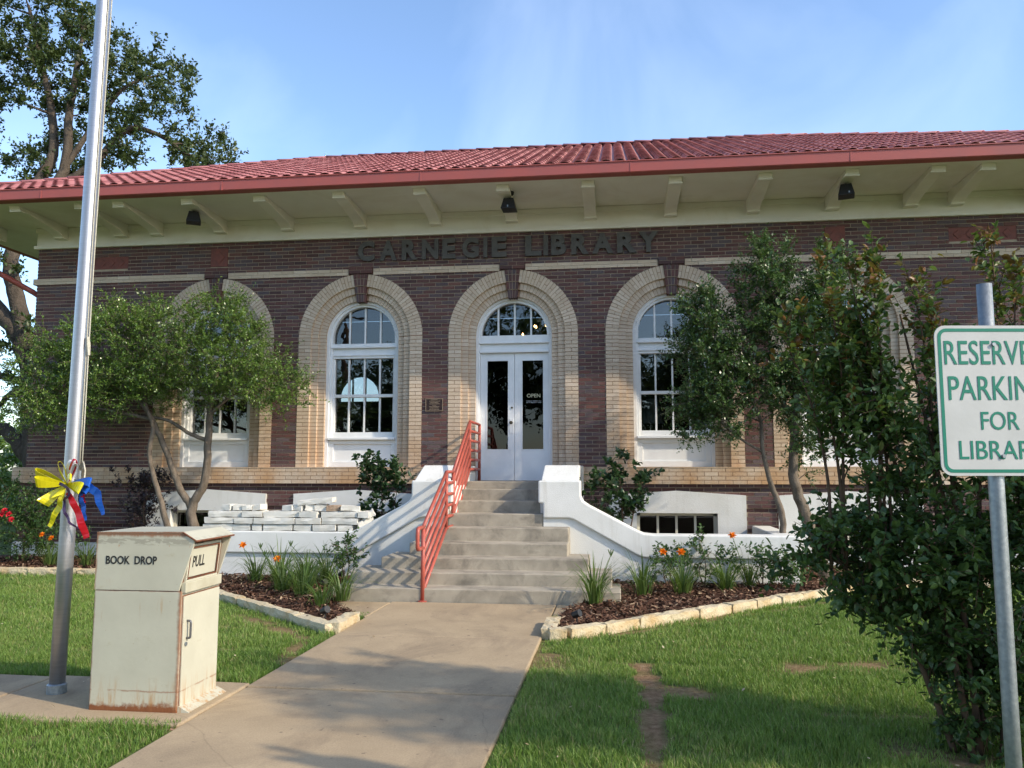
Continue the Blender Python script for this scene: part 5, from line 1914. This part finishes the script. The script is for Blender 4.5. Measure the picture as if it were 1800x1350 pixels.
# --- small holly tree before the left-hand window
r_ = np.random.default_rng(51)
bl = [(-7.35, -1.05, 3.05, 0.70, 0.75, 0.70), (-6.65, -1.05, 3.35, 0.85, 0.8, 0.78), (-5.75, -1.05, 3.45, 0.9, 0.8, 0.80), (-4.85, -1.05, 3.50, 0.85, 0.8, 0.72), (-4.25, -1.05, 3.25, 0.80, 0.8, 0.62),
      (-3.45, -1.05, 2.75, 0.50, 0.6, 0.36), (-3.75, -1.05, 2.9, 0.55, 0.6, 0.40), (-6.95, -1.05, 2.55, 0.80, 0.7, 0.36), (-5.9, -1.05, 2.85, 0.85, 0.75, 0.45), (-4.95, -1.05, 2.85, 0.75, 0.7, 0.42),
      (-7.5, -1.0, 2.4, 0.5, 0.6, 0.3), (-4.5, -1.0, 4.0, 0.3, 0.4, 0.35, 1.5), (-6.3, -1.0, 3.95, 0.4, 0.4, 0.3, 1.2)]
bl = [b if len(b) > 6 else (*b, 1.0) for b in bl]
C, O = blob_points(bl, 900, r_)
k = (C[:, 1] < -0.15)
C, O = C[k], O[k]
limbs = [([(-4.85, -1.0, 0.0), (-4.88, -1.0, 0.55), (-4.93, -1.0, 0.93), (-4.74, -1.0, 1.32), (-4.70, -1.0, 2.0), (-4.68, -1.0, 2.6), (-4.55, -1.0, 3.3)], [0.10, 0.085, 0.075, 0.062, 0.058, 0.045, 0.02]),
         ([(-4.93, -1.0, 0.93), (-5.12, -1.0, 1.18), (-5.32, -1.0, 1.62), (-5.55, -1.05, 2.15), (-5.85, -1.05, 2.6), (-6.5, -1.05, 3.1)], [0.06, 0.055, 0.048, 0.045, 0.035, 0.015]),
         ([(-5.05, -1.1, 0.0), (-5.25, -1.1, 0.62), (-5.42, -1.1, 1.1), (-5.62, -1.1, 1.75), (-5.58, -1.1, 2.2), (-5.75, -1.1, 2.7), (-5.5, -1.1, 3.4)], [0.06, 0.05, 0.042, 0.036, 0.034, 0.028, 0.012]),
         ([(-4.72, -1.0, 1.98), (-5.0, -1.0, 2.08), (-5.35, -1.0, 2.28), (-5.7, -1.0, 2.36)], [0.035, 0.030, 0.028, 0.02]),
         ([(-4.68, -1.0, 2.4), (-4.2, -1.0, 2.75), (-3.6, -1.0, 2.72)], [0.03, 0.02, 0.01]),
         ([(-5.6, -1.05, 2.3), (-6.3, -1.05, 2.45), (-7.2, -1.05, 2.6)], [0.03, 0.022, 0.01])]
tree('holly_tree', (-4.9, -1.0, 0), "small light green multi-stemmed tree before the leftmost window", "tree", limbs, C, O,
     dict(k=dict(twigs=6, per=19, tl=0.27, L=0.036, W=0.0105), mat='holly'), 52, "small trees against the facade", clip_y=-0.03)

# --- holly tree before the right-hand windows
r_ = np.random.default_rng(61)
bl = [(2.98, -1.5, 3.72, 0.36, 0.45, 0.36), (2.85, -1.5, 3.25, 0.42, 0.5, 0.38), (3.1, -1.5, 3.0, 0.38, 0.5, 0.35), (2.80, -1.5, 2.45, 0.36, 0.45, 0.36), (3.1, -1.5, 2.55, 0.36, 0.5, 0.35), (2.78, -1.5, 2.05, 0.20, 0.3, 0.22),
      (3.80, -1.5, 4.45, 0.30, 0.4, 0.34), (3.70, -1.5, 4.05, 0.38, 0.45, 0.32), (3.60, -1.5, 3.45, 0.40, 0.5, 0.38), (4.2, -1.5, 3.65, 0.42, 0.5, 0.42),
      (4.55, -1.5, 4.25, 0.30, 0.4, 0.34), (4.60, -1.5, 3.6, 0.40, 0.5, 0.45), (4.5, -1.5, 2.85, 0.48, 0.6, 0.42), (3.75, -1.5, 2.75, 0.45, 0.5, 0.40), (4.20, -1.5, 2.35, 0.45, 0.5, 0.32), (3.3, -1.5, 2.15, 0.30, 0.4, 0.24), (4.22, -1.5, 1.75, 0.18, 0.2, 0.28)]
C, O = blob_points([(*b, 1.0) for b in bl], 760, r_, 1.9)
limbs = [([(4.48, -1.5, -0.05), (4.36, -1.5, 0.45), (4.22, -1.5, 0.9), (4.08, -1.5, 1.35), (4.10, -1.5, 2.0), (4.15, -1.5, 2.8), (4.1, -1.5, 3.9)], [0.095, 0.085, 0.078, 0.068, 0.058, 0.04, 0.015]),
         ([(3.92, -1.6, -0.05), (3.90, -1.6, 0.5), (3.88, -1.6, 0.95), (3.76, -1.6, 1.30), (3.66, -1.6, 1.75), (3.62, -1.55, 2.3), (3.2, -1.5, 3.1)], [0.048, 0.044, 0.044, 0.036, 0.030, 0.024, 0.010]),
         ([(4.10, -1.5, 2.2), (3.7, -1.5, 2.9), (3.1, -1.5, 3.4)], [0.035, 0.025, 0.012]), ([(4.12, -1.5, 2.5), (4.5, -1.5, 3.2), (4.6, -1.5, 4.0)], [0.03, 0.02, 0.01]),
         ([(3.66, -1.6, 1.75), (3.3, -1.55, 2.0), (2.9, -1.5, 2.4)], [0.02, 0.016, 0.01])]
tree('holly_tree', (4.48, -1.5, 0), "slender dark green tree with pale trunk right of the entrance", "tree", limbs, C, O,
     dict(k=dict(twigs=6, per=18, tl=0.25, L=0.040, W=0.0130), mat='holly_dark'), 62, "small trees against the facade", clip_y=-0.03)

# --- crape myrtle bush at the right edge, near the camera
r_ = np.random.default_rng(71)
bl = []
for x_, z_, q, w_ in ((3.05, 1.98, 0.24, .6), (3.30, 1.84, 0.32, .8), (3.62, 1.72, 0.28, .6), (4.1, 1.8, 0.36, .3), (3.22, 1.50, 0.26, .7), (3.58, 1.32, 0.44, 1.2), (4.0, 1.3, 0.42, 1),
                     (2.95, 1.14, 0.20, 1.4), (2.74, 1.03, 0.12, 2), (2.58, 0.99, 0.06, 3), (3.04, 1.0, 0.28, 1.6), (3.38, 0.92, 0.38, 1.6), (3.85, 0.85, 0.42, 1.3), (3.22, 0.68, 0.18, 1.8), (3.38, 0.50, 0.12, 1.8), (3.62, 0.50, 0.22, 1.3), (3.68, 0.24, 0.08, 1.5), (3.95, 0.50, 0.24, 1)):
    bl.append((x_, -8.3, z_, q, q * 0.95 + 0.08, q, w_))
C, O = blob_points(bl, 440, r_, 2.0)
# long upright shoots that break the outline
sh_ = [(1440, 480), (1490, 470), (1530, 455), (1405, 555), (1462, 540), (1605, 505), (1640, 560), (1742, 425), (1785, 490), (1380, 600), (1500, 590)]
CS, SHL = [], []
NQ = 12
for a_, b_ in sh_:
    tip = at(a_, b_, -8.3 + r_.uniform(-0.2, 0.2))
    foot = Vector((tip.x * 0.72 + 3.5 * 0.28 + r_.normal(0, 0.05), -8.3, 1.45))
    SHL.append((foot, tip))
    for q in np.linspace(0, 0.85, NQ):
        p = tip.lerp(foot, q) + Vector((0.05 * math.sin(3 * q), 0, 0.04 * math.sin(3.1 * q)))
        CS.append((p.x + r_.normal(0, 0.02), p.y + r_.normal(0, 0.02), p.z))
CS = np.array(CS)
low = np.array([(r_.uniform(3.4, 4.0), -8.3 + r_.normal(0, 0.18), r_.uniform(0.06, 0.6)) for _ in range(70)])
C = np.concatenate([C, low]); O = np.concatenate([O, unit(r_.normal(0, 1, (70, 3)))])
C2 = np.concatenate([C, CS]); O2 = np.concatenate([O, np.tile([0, 0, 1.2], (len(CS), 1))])
limbs = []
for (bx, by, tx, tz) in ((3.52, -8.40, 2.95, 2.3), (3.58, -8.35, 3.3, 2.4), (3.46, -8.32, 2.75, 1.15), (3.62, -8.30, 3.75, 2.5), (3.66, -8.42, 4.1, 2.0), (3.55, -8.28, 3.5, 2.2)):
    mx = bx + (tx - bx) * 0.35
    limbs.append(([(bx, by, -0.02), (bx + (mx - bx) * 0.4, by, tz * 0.25), (mx, -8.32, tz * 0.55), (tx, -8.3, tz)], [0.019, 0.016, 0.012, 0.005]))
for foot, tip in SHL:
    limbs.append(([tuple(foot - Vector((0, 0, 0.5))), tuple(foot), tuple(foot.lerp(tip, 0.5) + Vector((0.03, 0, 0.03))), tuple(tip)], [0.011, 0.009, 0.006, 0.003]))
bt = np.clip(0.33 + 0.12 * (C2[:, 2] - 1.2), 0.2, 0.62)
bt += np.where(C2[:, 2] > 1.55, 0.12, 0.0)  # upper leaves tinted lighter to stand in for sunlight on them
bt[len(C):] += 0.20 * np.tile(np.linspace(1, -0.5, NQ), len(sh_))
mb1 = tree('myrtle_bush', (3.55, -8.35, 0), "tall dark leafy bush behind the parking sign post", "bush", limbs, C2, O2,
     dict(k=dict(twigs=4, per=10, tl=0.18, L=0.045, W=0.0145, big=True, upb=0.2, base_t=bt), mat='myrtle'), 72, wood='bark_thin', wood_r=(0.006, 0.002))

# its neighbour, mostly outside the picture
mb2 = mb1.copy()
COL.objects.link(mb2)
mb2["label"] = "second leafy bush just beyond the picture's right edge, shading the walkway"
for c_ in list(mb1.children):
    d_ = c_.copy()
    COL.objects.link(d_)
    d_.parent = mb2
mb2.location = (4.75, -9.3, 0)
mb2.rotation_euler = (0, 0, 2.3)
mb2.scale = (1.25, 1.25, 1.35)
for q_ in (mb1, mb2):
    q_["group"] = "tall bushes by the parking sign"

# --- unseen tree added at right, crown stretched to shade the near lawn and walkway
r_ = np.random.default_rng(76)
C, O = blob_points([(6.3, -9.75, 3.3, 1.5, 0.62, 0.95, 1), (7.6, -9.8, 3.1, 1.2, 0.62, 0.9, 1), (5.4, -9.7, 3.0, 0.9, 0.5, 0.6, 1)], 330, r_)
tree('shade_tree', (6.6, -9.8, 0), "unseen small tree added beyond the right edge to shade the near lawn and walkway", "tree", [([(6.6, -9.8, 0), (6.55, -9.8, 1.2), (6.2, -9.8, 2.4), (5.8, -9.75, 3.2)], [0.07, 0.06, 0.045, 0.02]), ([(6.7, -9.8, 0), (6.8, -9.8, 1.3), (7.3, -9.8, 2.6), (7.6, -9.8, 3.3)], [0.06, 0.05, 0.04, 0.02])], C, O,
     dict(k=dict(twigs=5, per=9, tl=0.26, L=0.062, W=0.019, big=True), mat='myrtle'), 77, wood='bark_thin', wood_r=(0.01, 0.003))

# --- big oak behind the left corner of the house
r_ = np.random.default_rng(81)
poly = [(-260, -160), (120, -170), (150, 0), (165, 30), (240, 50), (290, 100), (335, 125), (330, 190), (345, 225), (385, 245), (412, 285), (330, 300), (230, 290), (120, 320), (-260, 340)]
pts = []
holes_px = [(45, 225, 42), (20, 250, 30), (205, 20, 18), (120, 215, 20), (260, 225, 22), (265, 285, 22), (300, 200, 16), (100, 290, 18), (-20, 40, 30)]
while len(pts) < 800:
    a_, b_ = r_.uniform(-260, 415), r_.uniform(-170, 340)
    if in_poly(np.array([a_]), np.array([b_]), poly)[0] and all(math.hypot(a_ - q[0], b_ - q[1]) > q[2] for q in holes_px):
        pts.append(at(a_, b_, r_.uniform(5.6, 8.6)))
for a_, b_ in ((15, 610), (5, 600), (28, 690), (10, 650), (52, 560), (45, 690), (60, 590), (38, 470), (0, 455), (-25, 640), (-30, 700), (45, 725)):
    pts.append(at(a_, b_, r_.uniform(4.6, 5.6)))
C = np.array([tuple(p) for p in pts])
O = unit(np.array(C) - np.array((-13.5, 6.5, 8.0)))
A = lambda a_, b_, y_: tuple(at(a_, b_, y_))
limbs = [([A(75, 985, 5.2), A(66, 860, 5.1), A(62, 740, 5.0), A(52, 650, 5), A(46, 600, 5)], [0.42, 0.34, 0.29, 0.26, 0.24]),
         ([A(50, 640, 5), A(30, 585, 5), A(0, 548, 5.1), A(-60, 470, 5.2), A(-90, 300, 5.8), A(-80, 120, 6.4)], [0.24, 0.21, 0.20, 0.18, 0.14, 0.07]),
         ([A(50, 620, 5), A(38, 560, 5), A(24, 500, 5), A(20, 455, 5.1), A(60, 340, 5.6), A(95, 250, 6.2), A(75, 120, 6.8), A(50, 10, 7.2)], [0.23, 0.20, 0.19, 0.18, 0.15, 0.12, 0.08, 0.04]),
         ([A(30, 430, 5.2), A(110, 300, 5.8), A(122, 200, 6.2), A(135, 120, 6.6), A(150, 40, 7)], [0.15, 0.13, 0.10, 0.07, 0.03]),
         ([A(60, 340, 5.6), A(150, 300, 6), A(220, 230, 6.4), A(275, 235, 6.6), A(320, 265, 6.8), A(350, 280, 6.9)], [0.12, 0.10, 0.075, 0.06, 0.045, 0.02]),
         ([A(110, 300, 5.8), A(180, 200, 6.4), A(225, 150, 6.8), A(290, 130, 7.2)], [0.08, 0.06, 0.045, 0.02]),
         ([A(62, 820, 5.1), A(30, 775, 5), A(0, 755, 5), A(-60, 740, 5)], [0.22, 0.18, 0.16, 0.12]),
         ([A(58, 665, 5), A(30, 668, 5), A(0, 660, 5), A(-60, 650, 5)], [0.13, 0.10, 0.09, 0.07]),
         ([A(62, 710, 5), A(25, 690, 5), A(0, 712, 5), A(-40, 750, 5)], [0.09, 0.07, 0.06, 0.04])]
tree('oak_tree', (at(75, 985, 5.2).x, 5.2, 0), "large gnarled oak rising behind the house's left corner above the roof", "tree", limbs, C, O,
     dict(k=dict(twigs=9, per=12, tl=0.40, L=0.105, W=0.032, upb=0.3, spread=1.3), mat='oak'), 82, wood='bark_oak', wood_r=(0.04, 0.008), twig_wood=False)

# --- green masses beyond the left end
for k_, (bx, by, rz, lab) in enumerate(((-15.3, 9.0, 2.3, "rounded green shrub beyond the house's left corner, under the oak"), (-19.5, 15.0, 4.2, "hazy green tree far behind the oak at the left edge"))):
    r_ = np.random.default_rng(90 + k_)
    C, O = blob_points([(bx, by, rz * 0.55, rz * 0.8, rz * 0.6, rz * 0.55, 1)], 160, r_)
    C[:, 2] = np.maximum(C[:, 2], 0.2)
    tree('background_tree' if k_ else 'background_shrub', (bx, by, 0), lab, "tree" if k_ else "shrub", [([(bx, by, -0.05), (bx, by, rz * 0.4), (bx + 0.2, by, rz * 0.8)], [0.12, 0.1, 0.04])], C, O,
         dict(k=dict(twigs=7, per=9, tl=0.5, L=0.13, W=0.045), mat='holly'), 92 + k_, twig_wood=False)

# --- two glossy shrubs beside the steps
for sx, bx, pts_, lab, sd2 in ((-1, -1.76, [(650, 815), (690, 825), (645, 850), (700, 850), (670, 870), (650, 900), (680, 905), (660, 830), (672, 845)], "glossy upright shrub behind the left ramp, beside the stacked stone", 111),
                               (1, 1.72, [(1092, 815), (1040, 855), (1065, 850), (1085, 845), (1130, 850), (1075, 880), (1105, 890), (1090, 905), (1120, 875)], "glossy dark shrub rising behind the right-hand ramp of the steps", 112)):
    r_ = np.random.default_rng(sd2)
    C = np.array([tuple(at(a_ + r_.normal(0, 9), b_ + r_.normal(0, 9), -1.45 + r_.normal(0, 0.12))) for a_, b_ in pts_ for _ in range(11)])
    O = unit(C - np.array((bx, -1.45, 0.7)))
    tree('glossy_shrub', (bx, -1.45, 0.3), lab, "shrub", [([(bx, -1.45, 0.25), (bx + 0.02, -1.45, 0.8), (bx, -1.45, 1.4)], [0.016, 0.012, 0.005]), ([(bx + 0.03, -1.42, 0.25), (bx + 0.15, -1.45, 0.8), (bx + 0.25, -1.45, 1.25)], [0.012, 0.009, 0.004])], C, O,
         dict(k=dict(twigs=2, per=6, tl=0.11, L=0.075, W=0.027, big=True, upb=0.2), mat='shrub'), sd2 + 10, "shrubs beside the steps", wood='bark_thin', wood_r=(0.006, 0.002))

# --- purple-leaved shrub against the wall, flowering bush at the far left
r_ = np.random.default_rng(121)
C = np.array([tuple(at(252 + r_.normal(0, 16), r_.uniform(838, 990), -0.55 + r_.normal(0, 0.12))) for _ in range(120)])
C = np.concatenate([C, np.array([tuple(at(262 + r_.normal(0, 30), r_.uniform(830, 860), -0.6)) for _ in range(18)])])
C[:, 2] = np.maximum(C[:, 2], 0.12)
tree('purple_shrub', (-6.0, -0.55, 0), "narrow purple-leaved shrub against the wall below the left window", "shrub", [([(-6.0, -0.55, 0.0), (-6.0, -0.55, 0.7), (-6.02, -0.55, 1.3)], [0.02, 0.015, 0.006])], C, unit(C - np.array((-6.0, -0.55, 0.5))),
     dict(k=dict(twigs=4, per=8, tl=0.12, L=0.05, W=0.014), mat='plum'), 122, wood='bark_thin', wood_r=(0.006, 0.002))
r_ = np.random.default_rng(131)
C, O = blob_points([(-7.75, -1.0, 0.65, 0.65, 0.5, 0.50, 1), (-7.35, -1.0, 0.55, 0.55, 0.45, 0.42, 1), (-8.2, -1.0, 0.8, 0.6, 0.5, 0.6, 1), (-7.6, -1.0, 1.15, 0.25, 0.3, 0.3, 1)], 190, r_)
C[:, 2] = np.maximum(C[:, 2], 0.12)
fb = tree('flowering_bush', (-7.8, -1.0, 0), "bushy green shrub with red flowers at the far left wall", "bush", [([(-7.75, -1.0, 0.0), (-7.75, -1.0, 0.4), (-7.7, -1.0, 0.8)], [0.02, 0.015, 0.006])], C, O,
          dict(k=dict(twigs=5, per=10, tl=0.17, L=0.045, W=0.013), mat='rose'), 132, wood='bark_thin', wood_r=(0.006, 0.002))


def blossom(c, rad, mat, parent, name, r, layers=3, n=7, up=0.35):
    P, D_, L_, W_ = [], [], [], []
    for q in range(layers):
        for i in range(n):
            a = 6.283 * (i + 0.5 * q) / n
            P.append(c)
            ax_, ay_, az_ = math.cos(a), math.sin(a), up + 0.5 * q
            D_.append((ax_ + 0.15 * az_, -0.75 * az_ + 0.62 * ay_, 0.62 * az_ + 0.75 * ay_))
            L_.append(rad * (1 - 0.2 * q)); W_.append(rad * 0.36)
    V, F = leaf_geo(np.array(P, float), unit(np.array(D_, float)), np.array(L_), np.array(W_), r, 0.3, 0.15)
    o = bpy.data.objects.new(name, np_mesh(name, V, F, MT[mat], r.random(len(F))))
    link(o, parent)


r_ = np.random.default_rng(133)
for a_, b_ in ((8, 898), (16, 904), (20, 914), (3, 905)):
    blossom(tuple(at(a_, b_, -1.55)), 0.06, 'redpetal', fb, 'red_flower', r_)
for a_, b_ in ((74, 940), (90, 946)):
    blossom(tuple(at(a_, b_, -1.55)), 0.05, 'orange', fb, 'orange_flower', r_)


# --- daylilies
def daylily(x, y, label, seed, nb=34, hl=0.42, flowers=()):
    nb = int(nb * 2.1); hl *= 1.42
    r = np.random.default_rng(seed)
    t = thing('daylily', (x, y, 0.055), label, "plant", "daylilies in the beds")
    Vs_, Fs_, ts_ = [], [], []
    off_ = 0
    for i in range(nb):
        th = r.uniform(0, 6.283); L_ = hl * r.uniform(0.6, 1.25); arch = r.uniform(0.2, 1.55)
        w = r.uniform(0.0035, 0.008)
        d = np.array([math.cos(th), math.sin(th), 0]); s = np.array([-d[1], d[0], 0])
        b = np.array([x, y, 0.055]) + d * r.uniform(0, 0.10)
        tt2 = r.uniform(0, 1)
        for q in range(6):
            u = q / 5
            p = b + d * (L_ * (0.15 * u + arch * 0.62 * u * u)) + np.array([0, 0, L_ * (0.95 * u - 0.5 * arch * u * u * u)])
            ww = w * (1 - u ** 2.2) + 0.0006
            Vs_ += [p - s * ww, p + s * ww]
            if q:
                Fs_.append((off_ + 2 * q - 2, off_ + 2 * q - 1, off_ + 2 * q + 1, off_ + 2 * q)); ts_.append(tt2)
        off_ += 12
    o = bpy.data.objects.new('leaves', np_mesh('leaves', np.array(Vs_), np.array(Fs_), MT['lily'], ts_, True))
    link(o, t)
    for (fx, fy, fz, kind) in flowers:
        MB().tube([(x + (fx - x) * 0.1, y, 0.06), (x + (fx - x) * 0.55, y + (fy - y) * 0.5, fz * 0.6), (fx, fy, fz)], [0.006, 0.005, 0.004], 5).build('stalk', MT['lily'], t, smooth=True)
        if kind == 'bud':
            for q in range(3):
                MB().tube([(fx, fy, fz - 0.02), (fx + 0.02 * (q - 1), fy, fz + 0.03), (fx + 0.03 * (q - 1), fy, fz + 0.06)], [0.003, 0.008, 0.003], 5).build('bud', MT['lily'], t)
        else:
            blossom((fx, fy, fz), 0.062, 'orange', t, 'flower', r, 2, 6, 0.45)
    return t


def fl_at(a_, b_, y_, kind='flower'):
    p = at(a_, b_, y_)
    return (p.x, p.y, p.z, kind)


daylily(-2.35, -3.55, "full daylily clump in the left bed, nearest the book drop's hood", 201, 46, 0.42)
daylily(-3.05, -2.75, "daylily with an orange flower just behind the book drop", 202, 30, 0.40, [fl_at(427, 959, -2.75)])
daylily(-2.75, -2.70, "tall budding daylily before the left planter wall", 203, 40, 0.46, [fl_at(458, 962, -2.7, 'bud'), fl_at(465, 975, -2.65, 'bud')])
daylily(-2.20, -3.15, "daylily with an orange bloom in the middle of the left bed", 204, 44, 0.46, [fl_at(488, 983, -3.1)])
daylily(-1.98, -3.85, "leafy daylily clump at the centre of the left bed's front", 205, 46, 0.40)
daylily(-2.05, -2.85, "budding daylily left of the young rose", 206, 40, 0.44, [fl_at(511, 958, -2.75, 'bud')])
daylily(-1.50, -4.55, "small daylily near the left bed's front corner", 207, 28, 0.30)
daylily(-1.42, -4.12, "arching daylily touching the left end of the bottom step", 208, 32, 0.36)
daylily(1.40, -4.05, "tall spiky daylily at the right end of the bottom step", 209, 40, 0.48, [fl_at(1074, 975, -4.0, 'bud')])
daylily(1.95, -3.35, "daylily beside the step's end in the right bed", 210, 32, 0.42)
daylily(2.42, -3.15, "daylily with two orange flowers in the right bed", 211, 44, 0.40, [fl_at(1165, 971, -3.05), fl_at(1197, 971, -3.05)])
daylily(2.98, -2.72, "neat arching daylily near the limestone edging, right bed", 212, 38, 0.40)
daylily(3.3, -2.45, "daylily with a high orange flower before the right planter wall", 213, 26, 0.34, [fl_at(1287, 942, -2.5)])
daylily(4.75, -1.95, "daylily with a yellow bud beside the pale tree trunk", 214, 38, 0.36, [fl_at(1434, 975, -1.95, 'bud')])
daylily(5.9, -1.3, "daylily in the right bed, half hidden by the tall bush", 215, 36, 0.42, [fl_at(1658, 937, -1.3)])
daylily(6.9, -1.2, "farthest daylily of the right bed, behind the sign post", 216, 36, 0.42)
daylily(-6.35, -1.45, "dark spiky daylily between flagpole and book drop", 217, 30, 0.38, [fl_at(150, 958, -1.45, 'bud')])
daylily(-6.95, -1.45, "spiky daylily left of the flagpole by the edging", 218, 30, 0.38)


# --- young roses
def rose(x, y, label, seed, h=0.55, w=0.28, flower=None):
    r = np.random.default_rng(seed)
    C, O = blob_points([(x, y, 0.06 + h * 0.62, w, w * 0.8, h * 0.42, 1)], 46, r)
    t = tree('rose_bush', (x, y, 0.055), label, "bush", [([(x, y, 0.03), (x + 0.02, y, 0.06 + h * 0.4), (x - 0.03, y, 0.06 + h * 0.8)], [0.009, 0.007, 0.003]), ([(x, y, 0.03), (x - 0.06, y, 0.06 + h * 0.35), (x + 0.1, y, 0.06 + h * 0.7)], [0.008, 0.006, 0.003])], C, O,
             dict(k=dict(twigs=2, per=6, tl=0.10, L=0.042, W=0.014, big=True), mat='rose'), seed + 1, "young roses in the beds", wood='bark_thin', wood_r=(0.004, 0.0015))
    if flower is not None:
        p = at(*flower)
        blossom(tuple(p), 0.05, 'whitepetal', t, 'white_flower', r)
    return t


rose(-1.86, -2.62, "young rose bush by the foot of the left ramp", 301, 0.60, 0.26)
rose(2.30, -2.52, "rose with a white bloom by the right planter wall", 303, 0.50, 0.22, (1158, 996, -2.6))
rose(2.75, -2.42, "loose rose bush below the right planter coping", 305, 0.62, 0.30)
rose(3.45, -2.45, "wide rose bush before the right planter wall's end", 307, 0.55, 0.36)
rose(3.75, -2.6, "low rose growing between the two pale tree stems and the edging", 309, 0.38, 0.30)

# --- seed heads standing up at the lower edge of the lawn
wt = thing('tall_weeds', (2.75, -8.62, 0), "thin yellow-green weeds with seed heads at the picture's bottom edge", "weeds")
r_ = np.random.default_rng(401)
for i in range(13):
    x_ = r_.uniform(2.55, 3.0); y_ = r_.uniform(-8.72, -8.5); h_ = r_.uniform(0.10, 0.24)
    MB().tube([(x_, y_, -0.02), (x_ + r_.normal(0, 0.012), y_, h_ * 0.6), (x_ + r_.normal(0, 0.02), y_, h_)], [0.0025, 0.002, 0.0012], 4).build('stem', MT['lily'], wt)
    MB().tube([(x_, y_, h_ * 0.97), (x_ + 0.004, y_, h_ + 0.012), (x_ + 0.006, y_, h_ + 0.035)], [0.002, 0.0055, 0.001], 5).build('seed_head', MT['lily'], wt)

# ------------------------------------------------------------------ across the street: mirrored in the panes
r_ = np.random.default_rng(501)
C, O = blob_points([(0, 0, 6.5, 3.4, 3.2, 2.6, 1), (1.8, 0.5, 5.2, 2.4, 2.4, 1.8, 1), (-2.0, -0.3, 5.0, 2.4, 2.4, 1.9, 1)], 260, r_)
st0 = tree('street_tree', (0, 0, 0), "broad street tree across the road, mirrored in the panes left of the door", "tree", [([(0, 0, 0), (0.1, 0, 2.2), (-0.1, 0, 4.0), (0.1, 0, 6.5)], [0.3, 0.24, 0.2, 0.08])], C, O,
           dict(k=dict(twigs=6, per=8, tl=0.9, L=0.22, W=0.08), mat='oak'), 502, "street trees across the road", wood='bark_oak', wood_r=(0.05, 0.01), twig_wood=False)
spots = [((-4.2, -31, 0), 0.0, None, 1.2), ((4.9, -31, 0), 1.3, "street tree across the road, mirrored in the panes right of the door", 0.95), ((13.0, -34, 0), 2.2, "street tree across the road, mirrored in the panes at the far right", 1.1),
         ((-10.6, -29.5, 0), 4.0, "tree across the road, mirrored beside the utility pole left of the door", 0.85), ((-16.5, -33, 0), 5.0, "low tree across the road, mirrored in lower panes left of the door", 0.62)]
for k_, (loc, rz, lab, sca) in enumerate(spots):
    if k_ == 0:
        root = st0
    else:
        root = st0.copy()
        COL.objects.link(root)
        root["label"] = lab
        for c_ in list(st0.children):
            d_ = c_.copy()
            COL.objects.link(d_)
            d_.parent = root
    root.location = loc
    root.rotation_euler = (0, 0, rz)
    root.scale = (sca, sca, sca)
up = thing('utility_pole', (-12.8, -28.2, 0), "wooden utility pole across the road, mirrored in the window left of the door", "utility pole")
MB().tube([(-12.8, -28.2, 0), (-12.6, -28.2, 10.5)], [0.15, 0.11], 12).build('pole', MT['bark_thin'], up, smooth=True)
MB().box(-13.8, -11.4, -28.26, -28.14, 9.6, 9.75).build('cross_arm', MT['bark_thin'], up)
